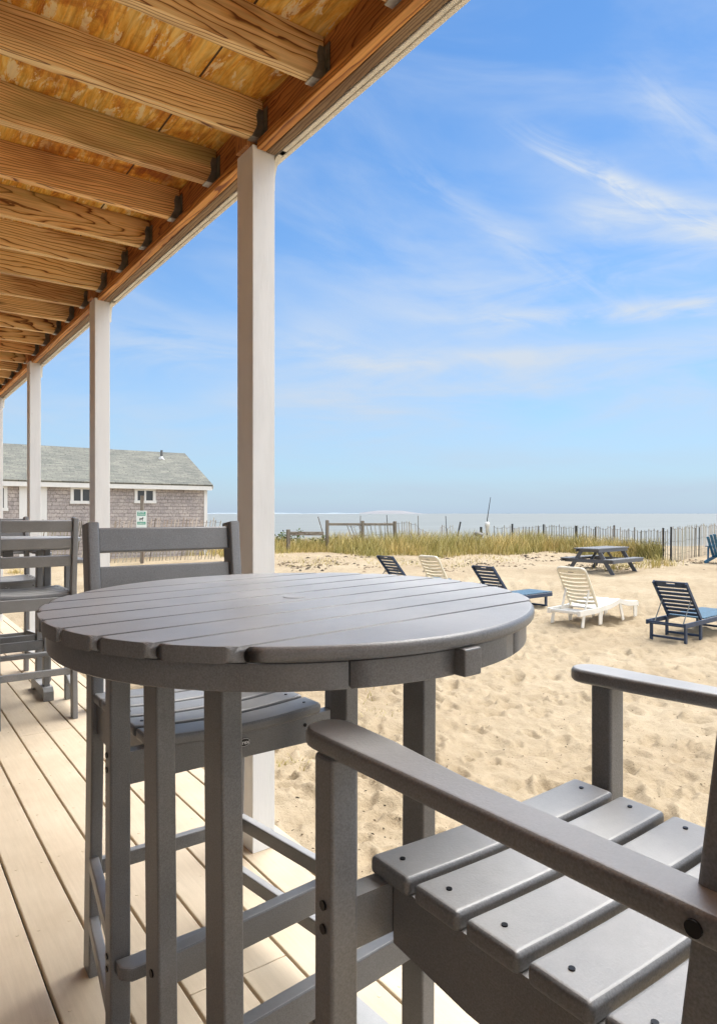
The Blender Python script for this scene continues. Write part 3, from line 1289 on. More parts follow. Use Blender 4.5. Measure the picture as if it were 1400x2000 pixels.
T2['label'] = 'distant grey round bar table at far left, half hidden behind the chair back'


# ------------------------------------------------------------------ loungers on the sand
def build_lounger(frame, slat, label):
    """head end at local x = 0, feet towards +x, left side +y; origin on the sand"""
    root = thing('sun_lounger', label, 'sun lounger', (0, 0, 0), 0, 'loungers on the sand')
    W, L, H = 0.62, 1.92, 0.33
    for s in (-1, 1):
        b = BM()
        box(b, (L / 2, s * (W / 2 - 0.015), H - 0.035), (L, 0.03, 0.07), 0.005, 2)
        done(b, 'side_rail', frame, root)
    for x in (0.10, 0.62, L - 0.16):
        for s in (-1, 1):
            b = BM()
            box(b, (x, s * (W / 2 - 0.045), (H - 0.01) / 2), (0.065, 0.03, H - 0.01), 0.004, 2)
            done(b, 'leg', frame, root)
        b = BM()
        box(b, (x, 0, 0.075), (0.03, W - 0.12, 0.035), 0.004, 2)
        done(b, 'stretcher', frame, root)
    b = BM()
    for z, dx in ((H - 0.02, 0.015), (H - 0.055, 0.06), (H - 0.055, 0.16)):
        box(b, (dx, 0, z), (0.022, W - 0.06, 0.022), 0.003, 1)
    done(b, 'prop_rack', frame, root)
    b = BM()
    x = 0.70
    while x < L - 0.02:
        box(b, (x + 0.045, 0, H + 0.011), (0.085, W - 0.062, 0.022), 0.004, 2)
        x += 0.097
    done(b, 'seat', slat, root)
    # raised back
    hx, ang, BL = 0.66, R(49.0), 0.79
    d = Vector((-math.cos(ang), 0, math.sin(ang)))
    nrm = Vector((math.sin(ang), 0, math.cos(ang)))
    o = Vector((hx, 0, H))
    b = BM()
    for s in (-1, 1):
        a0 = o + Vector((0, s * (W / 2 - 0.055), 0))
        bar(b, a0, a0 + d * BL, 0.03, 0.055, 0.005, 2, up=nrm)
    t = 0.05
    while t < BL - 0.11:
        c = o + d * (t + 0.028) + nrm * 0.012
        bar(b, c - Vector((0, W / 2 - 0.07, 0)), c + Vector((0, W / 2 - 0.07, 0)), 0.056, 0.020, 0.004, 1, up=nrm)
        t += 0.089
    # top slat with hand slot
    c = o + d * (BL - 0.035) + nrm * 0.012
    for dd, w in ((-0.026, 0.020), (0.026, 0.022)):
        cc = c + d * dd
        bar(b, cc - Vector((0, W / 2 - 0.045, 0)), cc + Vector((0, W / 2 - 0.045, 0)), w, 0.02, 0.003, 1, up=nrm)
    for s in (-1, 1):
        cc = c + Vector((0, s * 0.165, 0))
        bar(b, cc - Vector((0, 0.095, 0)), cc + Vector((0, 0.095, 0)), 0.04, 0.019, 0.0, 1, up=nrm)
    done(b, 'backrest', frame, root)
    for s in (-1, 1):
        b = BM()
        top = o + d * 0.42 + Vector((0, s * (W / 2 - 0.09), 0))
        bot = Vector((0.10, s * (W / 2 - 0.09), H - 0.05))
        tube(b, [top, bot], 0.009, 8)
        done(b, 'prop', M['galv_dull'], root)
    return root


def resin_lounger(mat, label):
    root = thing('sun_lounger', label, 'sun lounger', (0, 0, 0), 0, 'loungers on the sand')
    W, L, H = 0.64, 1.95, 0.31
    # seat shell: closed profile swept across the width
    def shell(name, pts, th, w0, w1):
        b = BM()
        n = len(pts)
        for y0, y1 in ((w0, w1),):
            top = [Vector((p[0], 0, p[1])) for p in pts]
            bot = [Vector((p[0], 0, p[1] - th)) for p in pts]
            outline = top + bot[::-1]
            vs = [b.verts.new((p.x, y0, p.z)) for p in outline]
            f = b.faces.new(vs)
            ex = bmesh.ops.extrude_face_region(b, geom=[f])
            for v in ex['geom']:
                if isinstance(v, bmesh.types.BMVert):
                    v.co.y = y1
        return done(b, name, mat, root)
    prof = [(0.60, H - 0.02), (0.72, H), (0.95, H + 0.015), (1.15, H + 0.05), (1.28, H + 0.085), (1.38, H + 0.06), (1.55, H + 0.02), (1.80, H - 0.005), (1.93, H - 0.005), (1.955, H - 0.03)]
    shell('seat', prof, 0.028, -W / 2 + 0.05, W / 2 - 0.05)
    for s in (-1, 1):
        y = s * (W / 2 - 0.025)
        shell('side_rail', [(0.0, H - 0.02)] + [(p[0], p[1] + 0.012) for p in prof], 0.085, y - 0.028, y + 0.028)
        for (x, dx) in ((0.16, -0.05), (0.66, 0.0), (1.33, 0.12), (1.86, 0.02)):
            b = BM()
            ztop = H - 0.05 + (0.07 if x == 1.33 else 0)
            bar(b, (x + dx, y, 0.0), (x, y, ztop), 0.022, 0.075, 0.008, 2, up=(1, 0, 0))
            if x in (0.66, 1.86):
                bar(b, (x + dx + 0.03, y, 0.004), (x + 0.06, y, ztop), 0.03, 0.045, 0.008, 2, up=(1, 0, 0))
            done(b, 'leg', mat, root)
    b = BM()
    box(b, (0.04, 0, H - 0.055), (0.05, W - 0.06, 0.05), 0.01, 2)
    box(b, (0.36, 0, H - 0.07), (0.30, W - 0.12, 0.012), 0.004, 2)
    done(b, 'head_rail', mat, root)
    hx, ang, BL = 0.64, R(58.0), 0.80
    d = Vector((-math.cos(ang), 0, math.sin(ang)))
    nrm = Vector((math.sin(ang), 0, math.cos(ang)))
    o = Vector((hx, 0, H))
    b = BM()
    hw = W / 2 - 0.055
    path = [o + Vector((0, -hw, 0)), o + Vector((0, -hw, 0)) + d * (BL - 0.07)]
    for k in range(1, 7):
        a = k / 6 * math.pi / 2
        path.append(o + Vector((0, -hw + 0.07 * (1 - math.cos(a)), 0)) + d * (BL - 0.07 + 0.07 * math.sin(a)))
    path += [Vector((p.x, -p.y, p.z)) for p in reversed(path)]
    tube(b, path, 0.026, 8)
    t = 0.06
    while t < BL - 0.10:
        rows = []
        for k in range(9):
            y = -hw + 2 * hw * k / 8
            sagd = 0.035 * (1 - (y / hw) ** 2)
            p0 = o + d * (t) - nrm * sagd
            p1 = o + d * (t + 0.060) - nrm * (sagd + 0.010)
            rows.append([b.verts.new((q.x, y, q.z)) for q in (p0, p1, p1 - nrm * 0.012, p0 - nrm * 0.012)])
        for A, B2 in zip(rows, rows[1:]):
            for k in range(4):
                b.faces.new((A[k], A[(k + 1) % 4], B2[(k + 1) % 4], B2[k]))
        b.faces.new(rows[0])
        b.faces.new(rows[-1][::-1])
        t += 0.083
    rows = []
    for k in range(9):
        y = -hw + 2 * hw * k / 8
        sagd = 0.02 * (1 - (y / hw) ** 2)
        rows.append([b.verts.new((q.x, y, q.z)) for q in (o + d * (BL - 0.085) - nrm * sagd, o + d * (BL - 0.012) - nrm * sagd, o + d * (BL - 0.012) - nrm * (sagd + 0.014), o + d * (BL - 0.085) - nrm * (sagd + 0.014))])
    for A, B2 in zip(rows, rows[1:]):
        for k in range(4):
            b.faces.new((A[k], A[(k + 1) % 4], B2[(k + 1) % 4], B2[k]))
    b.faces.new(rows[0])
    b.faces.new(rows[-1][::-1])
    done(b, 'backrest', M['cream'] if mat is M['white_resin'] else mat, root)
    b = BM()
    cc = o + d * (BL - 0.06) - nrm * 0.0345
    bar(b, cc - Vector((0, 0.05, 0)), cc + Vector((0, 0.05, 0)), 0.012, 0.004, 0, 1, up=nrm)
    done(b, 'hand_slot', M['vent'], root)
    for s in (-1, 1):
        b = BM()
        top = o + d * 0.36 - nrm * 0.02 + Vector((0, s * (hw - 0.04), 0))
        bar(b, top, Vector((0.30, s * (hw - 0.04), H - 0.05)), 0.02, 0.05, 0.005, 2, up=(1, 0, 0))
        done(b, 'prop', mat, root)
    return root


def place_corner(root, px, py, corner, rot, lift=0.0):
    """stand the thing on the sand so that its local point 'corner' lies on the sight line through (px, py)"""
    c = Matrix.Rotation(rot, 3, 'Z') @ Vector(corner)
    Z = 3.0
    while Z < 40:
        p = at(px, Z, EYE - (py - CY) * Z / FPX)
        q = p - c
        if q.z <= ground(q.x, q.y):
            break
        Z += 0.01
    root.location = (q.x, q.y, ground(q.x, q.y) - 0.01)
    root.rotation_euler = (0, 0, rot)


def angf(deg):
    """rotation whose local x axis points deg degrees right of straight ahead"""
    return ang_fwd - R(deg)


NAVY_CORNER = (0.66 - math.cos(R(49)) * 0.79, 0.31 - 0.03, 0.33 + math.sin(R(49)) * 0.79 + 0.02)
RES_CORNER = (0.64 - math.cos(R(58)) * 0.80, 0.26, 0.31 + math.sin(R(58)) * 0.80)
L5 = build_lounger(M['navy'], M['blue'], 'large navy lounger at the right edge, nearest of the loungers')
place_corner(L5, 1272, 1131, NAVY_CORNER, angf(50))
L3 = copy_tree(L5)
L3['label'] = 'navy lounger just beyond the right rim of the large round table'
place_corner(L3, 920, 1102, NAVY_CORNER, angf(52))
L1 = copy_tree(L5)
L1['label'] = 'small distant navy lounger back standing over the far rim of the round table'
place_corner(L1, 735, 1083, NAVY_CORNER, angf(52))
L7 = copy_tree(L5)
L7['label'] = 'navy and blue lounger glimpsed under the round table between its legs and the chair'
p7 = on_ground(300, 1347)
L7.location = (p7.x, p7.y, ground(p7.x, p7.y) - 0.01)
L7.rotation_euler = (0, 0, angf(62))
L4 = resin_lounger(M['white_resin'], 'white resin lounger in the middle of the sand, in front of the picnic table')
place_corner(L4, 1088, 1107, RES_CORNER, angf(50))
L2 = resin_lounger(M['cream'], 'cream resin lounger back peeping over the far edge of the round table')
place_corner(L2, 818, 1085, RES_CORNER, angf(50))


# ------------------------------------------------------------------ picnic table
def build_picnic():
    root = thing('picnic_table', 'slate grey picnic table with attached benches standing on the sand near the fence', 'picnic table')
    G = M['lumber_dark']
    LT, WT, HT = 1.80, 0.76, 0.745
    b = BM()
    for k in range(5):
        box(b, (0, -WT / 2 + WT * (k + 0.5) / 5, HT - 0.016), (LT, WT / 5 - 0.008, 0.032), 0.005, 2)
    done(b, 'tabletop', M['picnic_top'], root, wn=True)
    b = BM()
    for s in (-1, 1):
        box(b, (0, s * (WT / 2 - 0.03), HT - 0.075), (LT - 0.16, 0.03, 0.08), 0.003, 1)
    done(b, 'apron', G, root)
    for s in (-1, 1):
        b = BM()
        for k in range(2):
            box(b, (0, s * (0.60 + 0.145 * k), 0.435), (LT, 0.138, 0.032), 0.005, 2)
        done(b, 'bench', M['picnic_top'], root, wn=True)
        b = BM()
        box(b, (0, s * 0.80, 0.385), (LT - 0.08, 0.03, 0.085), 0.003, 1)
        done(b, 'bench_apron', G, root)
    for e in (-1, 1):
        x = e * 0.66
        for s in (-1, 1):
            b = BM()
            bar(b, (x, s * 0.70, 0.0), (x, s * 0.24, HT - 0.04), 0.038, 0.11, 0.004, 2, up=(0, 1, 0))
            done(b, 'leg', G, root)
        b = BM()
        box(b, (x + e * 0.038, 0, 0.375), (0.036, 1.56, 0.10), 0.004, 2)
        done(b, 'bench_beam', G, root)
        b = BM()
        box(b, (x + e * 0.038, 0, HT - 0.075), (0.036, 0.66, 0.085), 0.004, 2)
        done(b, 'top_cleat', G, root)
        b = BM()
        bar(b, (x, 0, 0.34), (x - e * 0.42, 0, HT - 0.06), 0.07, 0.036, 0.003, 1)
        done(b, 'brace', G, root)
    return root


PT = build_picnic()
pf = on_ground(1198, 1124)
rot = angf(49)
foot_local = Vector((-0.66, -0.72, 0))
loc = pf - (Matrix.Rotation(rot, 3, 'Z') @ foot_local)
PT.location = (loc.x, loc.y, ground(pf.x, pf.y) - 0.01)
PT.rotation_euler = (0, 0, rot)


# ------------------------------------------------------------------ lounge chair at the right edge
def build_adirondack():
    root = thing('beach_chair', 'teal blue slatted beach chair cut by the right edge, in front of the picket fence', 'beach chair')
    G = M['teal']
    for s in (-1, 1):
        b = BM()
        bar(b, (0.36, s * 0.27, 0.0), (0.36, s * 0.27, 0.54), 0.03, 0.09, 0.004, 2, up=(1, 0, 0))
        done(b, 'leg', G, root)
        b = BM()
        bar(b, (0.42, s * 0.25, 0.34), (-0.52, s * 0.25, 0.04), 0.03, 0.11, 0.004, 2)
        done(b, 'seat_rail', G, root)
        b = BM()
        box(b, (0.06, s * 0.33, 0.555), (0.74, 0.13, 0.025), 0.01, 2)
        done(b, 'arm', G, root)
        b = BM()
        bar(b, (-0.28, s * 0.30, 0.0), (-0.26, s * 0.30, 0.54), 0.03, 0.06, 0.004, 2, up=(1, 0, 0))
        done(b, 'leg', G, root)
    b = BM()
    for k in range(6):
        x = 0.40 - 0.095 * k
        bar(b, (x, -0.26, 0.40 - 0.032 * k), (x, 0.26, 0.40 - 0.032 * k), 0.08, 0.022, 0.004, 1, up=(-0.3, 0, 1))
    done(b, 'seat', G, root)
    b = BM()
    for k in range(5):
        y = -0.22 + 0.11 * k
        h = 0.82 - 0.10 * (abs(k - 2) / 2) ** 2
        bar(b, (-0.10, y, 0.20), (-0.10 - 0.36 * h, y * 1.15, 0.20 + 0.93 * h), 0.095, 0.022, 0.006, 2, up=(1, 0, 0.35))
    done(b, 'backrest', G, root)
    return root


AD = build_adirondack()
pa = on_ground(1409, 1100)
AD.location = (pa.x, pa.y, ground(pa.x, pa.y) - 0.01)
AD.rotation_euler = (0, 0, angf(62))


# ------------------------------------------------------------------ fences
def tone_layer(bm):
    return bm.verts.layers.float_color.get('tone') or bm.verts.layers.float_color.new('tone')


def tone_since(bm, n0, t):
    lay = tone_layer(bm)
    bm.verts.ensure_lookup_table()
    for i in range(n0, len(bm.verts)):
        bm.verts[i][lay] = (t, t, t, 1)


def picket_fence(label, pts, h, gapx, lean=lambda s: (0, 0), hvar=0.05, post_px=None, wires=(0.25, 0.6, 0.95), seed=1, name='picket_fence'):
    root = thing(name, label, 'fence', group='weathered slat fences on the dune')
    r = random.Random(seed)
    b = BM()
    tone_layer(b)
    seg = [(Vector(a), Vector(c)) for a, c in zip(pts, pts[1:])]
    tot = sum((c - a).length for a, c in seg)
    wl = {w: [] for w in wires}
    s = 0.0
    for a, c in seg:
        L = (c - a).length
        d = (c - a) / L
        t = 0.0
        while t < L:
            p = a + d * t
            g = ground(p.x, p.y)
            lx, hz = lean((s + t) / tot)
            hh = h * (1 + r.uniform(-hvar, hvar)) - hz
            n0 = len(b.verts)
            top = Vector((p.x, p.y, 0)) + d * (lx + r.uniform(-0.035, 0.035)) + Vector((r.uniform(-0.03, 0.03), 0, g + hh))
            base = Vector((p.x, p.y, g - 0.05))
            bar(b, base, top, 0.027, 0.010, 0, 1, up=(d.y, -d.x, 0))
            tone_since(b, n0, min(1, max(0, r.gauss(0.55, 0.25))))
            for w in wires:
                wl[w].append(base.lerp(top, w))
            t += gapx * r.uniform(0.75, 1.3)
        s += L
    me = bpy.data.meshes.new('pickets')
    bmesh.ops.recalc_face_normals(b, faces=b.faces)
    b.to_mesh(me)
    b.free()
    link('pickets', me, M['picket'], root)
    b = BM()
    for w, ps in wl.items():
        if len(ps) > 2:
            tube(b, ps, 0.004, 4)
    done(b, 'wire', M['dark_stake'], root)
    return root


def gp(px, Z):
    p = at(px, Z, 0)
    return Vector((p.x, p.y, 0))


F1 = picket_fence('long straight picket fence behind the grass between the white buoy and the picnic table', [gp(1308, 22.4), gp(1210, 25), gp(1060, 29), gp(962, 29.6)], 1.00, 0.125, hvar=0.07, seed=4)
for (px, Z, top, wd) in ((1296, 22.8, 1031, .05), (1200, 25.4, 1026, .055), (1126, 27.2, 1027, .05), (1062, 28.9, 1024, .05), (1052, 29.2, 1028, .05), (1001, 29.5, 1023, .06), (1240, 24.2, 1030, .035), (1163, 26.2, 1029, .035)):
    p = at(px, Z, 0)
    g = ground(p.x, p.y)
    b = BM()
    bar(b, (p.x, p.y + 0.03, g - 0.1), (p.x, p.y + 0.03, EYE - (top - CY) * Z / FPX), wd, wd, 0.004, 1)
    done(b, 'fence_post', M['dark_stake'], F1)
F2 = picket_fence('picket fence returning towards the right edge behind the teal chair, close white slats', [gp(1312, 22.3), gp(1360, 24.0), gp(1420, 26.2)], 1.14, 0.105, hvar=0.05, seed=9)
for (px, Z, top, wd) in ((1309, 22.25, 1029, .05), (1356, 23.9, 1031, .035), (1364, 24.1, 1030, .03)):
    p = at(px, Z, 0)
    g = ground(p.x, p.y)
    b = BM()
    bar(b, (p.x, p.y, g - 0.1), (p.x + 0.03, p.y, EYE - (top - CY) * Z / FPX), wd, wd, 0.004, 1)
    done(b, 'fence_post', M['dark_stake'], F2)
F3 = picket_fence('collapsing picket fence with fanned leaning slats beside the split rails', [gp(838, 29.5), gp(800, 29), gp(745, 28.4), gp(690, 27.8)], 1.22, 0.13, lean=lambda s: (0.05 + 1.0 * max(0, s - 0.55), 0.45 * max(0, 0.22 - s) / 0.22 + 0.50 * max(0, s - 0.55)), hvar=0.05, seed=12)
F5 = picket_fence('broken cluster of short slats left of the black leaning stake', [gp(882, 29.6), gp(857, 29.4)], 1.0, 0.12, hvar=0.12, seed=15)
F6 = picket_fence('flattened slats lying at a slant between the black stake and the buoy', [gp(925, 29.6), gp(905, 29.4)], 1.05, 0.16, lean=lambda s: (-0.75, 0.25), hvar=0.1, seed=16)
F4 = picket_fence('leaning picket fence in front of the grey shingled house', [gp(60, 21.0), gp(215, 22.0), gp(420, 23.4)], 1.44, 0.12, lean=lambda s: (0.20, 0.03), hvar=0.04, seed=20)


def split_rail():
    root = thing('split_rail_fence', 'weathered split rail fence with two posts and one top rail in the dune grass', 'fence')
    tops = []
    for (px, Z, top) in ((639, 27.0, 1016), (708, 27.6, 1017), (771, 28.2, 1018)):
        p = at(px, Z, 0)
        g = ground(p.x, p.y)
        zt = EYE - (top - CY) * Z / FPX
        b = BM()
        box(b, (0, 0, 0), (zt - g + 0.2, 0.11, 0.11), 0.01, 2)
        o = done(b, 'fence_post', M['grey_wood'], root, loc=(p.x, p.y, (zt + g - 0.2) / 2))
        o.rotation_euler = (0, math.pi / 2, rnd.uniform(-0.3, 0.3))
        tops.append(Vector((p.x, p.y, EYE - (1024 - CY) * Z / FPX)))
    for a, c in zip(tops, tops[1:]):
        L = (c - a).length
        b = BM()
        box(b, (0, 0, 0), (L + 0.1, 0.05, 0.10), 0.012, 2)
        o = done(b, 'rail', M['grey_wood'], root, loc=(a + c) / 2)
        d = (c - a).normalized()
        o.rotation_euler = (0, -math.asin(d.z), math.atan2(d.y, d.x))


split_rail()


def low_rail():
    root = thing('low_rail_fence', 'low weathered board rail on a short post below the green shrub', 'fence')
    a, c = at(560, 26.2, EYE - (1042 - CY) * 26.2 / FPX), at(632, 26.6, EYE - (1042 - CY) * 26.6 / FPX)
    L = (c - a).length
    b = BM()
    box(b, (0, 0, 0), (L, 0.05, 0.15), 0.012, 2)
    o = done(b, 'rail', M['grey_wood'], root, loc=(a + c) / 2)
    d = (c - a).normalized()
    o.rotation_euler = (0, -math.asin(d.z), math.atan2(d.y, d.x))
    p = at(563, 26.1, 0)
    zt = EYE - (1034 - CY) * 26.1 / FPX
    g = ground(p.x, p.y)
    b = BM()
    box(b, (0, 0, 0), (zt - g + 0.2, 0.12, 0.12), 0.01, 2)
    o = done(b, 'fence_post', M['grey_wood'], root, loc=(p.x, p.y, (zt + g - 0.2) / 2))
    o.rotation_euler = (0, math.pi / 2, 0)


low_rail()


def stake(label, px0, py0, px1, py1, Z, w, name='stake', mat=None):
    b = BM()
    p0 = at(px0, Z, EYE - (py0 - CY) * Z / FPX)
    p1 = at(px1, Z, EYE - (py1 - CY) * Z / FPX)
    p1 = p1 + (p1 - p0) * 0.25
    bar(b, p1, p0, w, w, 0.003, 1)
    o = done(b, name, mat or M['dark_stake'])
    tag(o, label, 'stake', 'stakes on the dune')


stake('thin grey stake leaning left beside the first split rail post', 621, 1009, 632, 1046, 26.8, 0.035, mat=M['grey_wood'])
stake('thin upright rod just left of the middle split rail post', 704, 1007, 703, 1040, 28.0, 0.03, mat=M['grey_wood'])
stake('thin rod above the fanned slats right of the middle split rail post', 755, 1006, 757, 1045, 28.6, 0.03)
stake('thin tall rod at the low end of the fanned slats', 816, 1007, 817, 1045, 29.2, 0.03, mat=M['grey_wood'])
stake('thin tall rod rising from the broken cluster of short slats', 870, 1008, 872, 1045, 29.5, 0.028)
stake('thick black stake leaning right, standing alone on the dune', 899, 1019, 893, 1048, 29.3, 0.06)
stake('short thick black stub just left of the white buoy', 939, 1029, 939, 1048, 29.4, 0.075)


def buoy():
    Z = 29.7
    p = at(951, Z, 0)
    g = ground(p.x, p.y)
    root = thing('pole_buoy', 'white buoy hung on a tall thin leaning pole above the dune grass', 'buoy', (p.x, p.y, g))
    zb = EYE - (1019 - CY) * Z / FPX - g
    b = BM()
    tube(b, [(0, 0, -0.1), (0, 0, zb + 0.1), (0.15 * CT, -0.15 * ST, EYE - (971 - CY) * Z / FPX - g)], [0.022, 0.02, 0.012], 8)
    done(b, 'pole', M['dark_stake'], root)
    b = BM()
    tube(b, [(0, 0, zb - 0.52), (0, 0, zb - 0.47), (0, 0, zb - 0.24), (0, 0, zb - 0.20), (0, 0, zb - 0.04), (0, 0, zb)], [0.04, 0.075, 0.085, 0.115, 0.105, 0.04], 12)
    done(b, 'float', M['white_resin'], root, smooth=True)


buoy()

b = BM()
bmesh.ops.create_icosphere(b, subdivisions=3, radius=0.20)
for v in b.verts:
    v.co += v.co.normalized() * 0.12 * mnoise.noise(v.co * 3.1)
    v.co.z *= 0.55
pb = at(933, 29.2, EYE - (1043 - CY) * 29.2 / FPX)
o = done(b, 'white_boulder', M['shore_pale'], smooth=True, loc=pb)
tag(o, 'pale rounded rock in the grass left of the white buoy', 'rock')


# ------------------------------------------------------------------ plants
def blades(bm, n, place, hfun, r, wid=0.012, spread=0.35, tone=(0.55, 0.28)):
    lay = tone_layer(bm)
    for _ in range(n):
        p = place(r)
        if p is None:
            continue
        g = ground(p[0], p[1])
        h = hfun(p, r)
        if h <= 0.03:
            continue
        a = r.uniform(0, 6.283)
        le = r.uniform(0.05, spread) * h
        dx, dy = math.cos(a) * le + 0.12 * h, math.sin(a) * le
        b0 = r.uniform(0, 6.283)
        wx, wy = math.cos(b0) * wid, math.sin(b0) * wid
        t = min(1, max(0, r.gauss(*tone)))
        pts = [(0, 1.0), (0.55, 0.7), (1.0, 0.08)]
        vv = []
        for (f, w) in pts:
            x = p[0] + dx * f * f
            y = p[1] + dy * f * f
            z = g - 0.03 + h * (f - 0.12 * f * f)
            vv.append((bm.verts.new((x - wx * w, y - wy * w, z)), bm.verts.new((x + wx * w, y + wy * w, z))))
        for (A, B2), (C, D) in zip(vv, vv[1:]):
            bm.faces.new((A, B2, D, C))
        tb = max(0, t - 0.15)
        for i, pr in enumerate(vv):
            tt = tb + (t - tb) * i / 2
            for v in pr:
                v[lay] = (tt, tt, tt, 1)


def grass_mesh(name, fn, label=None):
    bm = BM()
    tone_layer(bm)
    fn(bm)
    me = bpy.data.meshes.new(name)
    bm.to_mesh(me)
    bm.free()
    o = link(name, me, M['grass'])
    tag(o, kind='stuff')
    return o


GR = random.Random(77)


def front_line(px):
    """near edge of the grass band along the photograph's columns"""
    return 24.6 + 0.9 * math.sin(px * 0.013) + 0.6 * math.sin(px * 0.041 + 1) + 2.2 * sm(650, 540, px) * 0 - 1.2 * sm(1080, 1230, px)


def band(r):
    px = r.uniform(430, 1290)
    z0 = front_line(px)
    z1 = 29.8 - 6.4 * sm(1040, 1300, px)
    if z1 < z0 + 0.3:
        z0 = z1 - 0.8
    Z = z0 + (z1 - z0) * r.random() ** 0.9
    p = at(px, Z, 0)
    if mnoise.noise(Vector((p.x * 0.8, p.y * 0.8, 2))) < -0.42:
        return None
    return (p.x, p.y, px, (Z - z0) / (z1 - z0))


def band_h(p, r):
    k = 0.5 + 0.5 * mnoise.noise(Vector((p[0] * 0.45, p[1] * 0.45, 0)))
    h = (0.30 + 0.42 * sm(0.0, 0.35, p[3])) * (0.65 + 0.6 * k)
    if p[2] < 640:
        h *= 0.8
    if p[2] > 1150:
        h *= 0.9
    return h * (r.uniform(0.35, 1.0) if r.random() < 0.55 else r.uniform(0.9, 1.45))


def g_all(bm):
    blades(bm, 26000, band, band_h, GR, 0.011, 0.55, (0.55, 0.30))
    # tuft behind the second chair, left of the near post
    def left(r):
        px = r.uniform(-20, 445)
        Z = r.uniform(24.5, 26.5) if px > 330 else r.uniform(24.8, 25.4)
        p = at(px, Z, 0)
        return (p.x, p.y)
    blades(bm, 2600, left, lambda p, r: r.uniform(0.15, 0.42), GR, 0.011, 0.5, (0.6, 0.22))


grass_mesh('beach_grass', g_all)


def g_tufts(bm):
    r = GR
    spots = []
    for _ in range(46):
        px = r.uniform(545, 1000)
        Z = r.uniform(20.5, 24.5)
        spots.append((px, Z, r.uniform(0.15, 0.4), r.randint(10, 40), r.uniform(0.08, 0.22)))
    for _ in range(14):
        spots.append((r.uniform(1180, 1310), r.uniform(19.5, 22.0), r.uniform(0.1, 0.3), r.randint(10, 40), r.uniform(0.15, 0.5)))
    for (px, py, n, h) in ((740, 1395, 26, 0.10), (706, 1345, 14, 0.14), (705, 1370, 14, 0.10), (560, 1497, 30, 0.09), (548, 1510, 16, 0.07), (1085, 1360, 6, 0.06), (815, 1350, 6, 0.05), (160, 1345, 26, 0.16), (30, 1120, 120, 0.25), (60, 1125, 100, 0.2)):
        p = on_ground(px, py)
        spots.append((p.x, p.y, 0.10, n, h, 1))
    for s in spots:
        if len(s) == 6:
            cx, cy = s[0], s[1]
        else:
            p = at(s[0], s[1], 0)
            cx, cy = p.x, p.y
        blades(bm, s[3], lambda r, cx=cx, cy=cy, q=s[2]: (cx + r.gauss(0, q), cy + r.gauss(0, q)), lambda p, r, h=s[4]: h * r.uniform(0.5, 1.1), r, 0.005 if len(s) == 6 else 0.009, 0.9, (0.6, 0.2))


grass_mesh('sparse_grass_tufts', g_tufts)


def debris(name, n, place, smin, smax, seed):
    r = random.Random(seed)
    bm = BM()
    lay = tone_layer(bm)
    for _ in range(n):
        p = place(r)
        if p is None or p[0] < 1.36:
            continue
        s = smin * (smax / smin) ** (r.random() ** 3.0)
        g = sand_height(p[0], p[1])
        L = r.uniform(0.8, 2.6)
        a = r.uniform(0, 6.28)
        ca, sa = math.cos(a), math.sin(a)
        t = min(1, max(0, r.gauss(0.35, 0.3)))
        vs = []
        for k in range(5):
            an = k / 5 * 6.283 + r.uniform(-0.3, 0.3)
            u, v = s * L * math.cos(an), s * math.sin(an)
            vs.append(bm.verts.new((p[0] + u * ca - v * sa, p[1] + u * sa + v * ca, g + r.uniform(-0.2, 0.25) * s)))
        tp = bm.verts.new((p[0], p[1], g + s * 0.75))
        for v in vs + [tp]:
            v[lay] = (t, t, t, 1)
        for k in range(5):
            bm.faces.new((vs[k], vs[(k + 1) % 5], tp))
    me = bpy.data.meshes.new(name)
    bm.to_mesh(me)
    bm.free()
    tag(link(name, me, M['debris']), kind='stuff')


def near_spot(r):
    Z = 2.4 * (11.0) ** r.random()
    px = r.uniform(420, 1420)
    p = at(px, Z, 0)
    if mnoise.noise(Vector((p.x * 0.9, p.y * 0.9, 5))) < -0.25 and r.random() < 0.6:
        return None
    return (p.x, p.y)


debris('beach_debris', 8000, near_spot, 0.002, 0.0085, 31)


def wrack_spot(r):
    px = r.uniform(545, 1420)
    Z = r.gauss(21.8, 1.3) + 0.8 * math.sin(px * 0.02)
    if Z < 17:
        return None
    p = at(px, Z, 0)
    if mnoise.noise(Vector((p.x * 0.7, p.y * 0.7, 8))) < 0.02:
        return None
    return (p.x, p.y)


debris('seaweed_wrack', 2600, wrack_spot, 0.012, 0.07, 33)


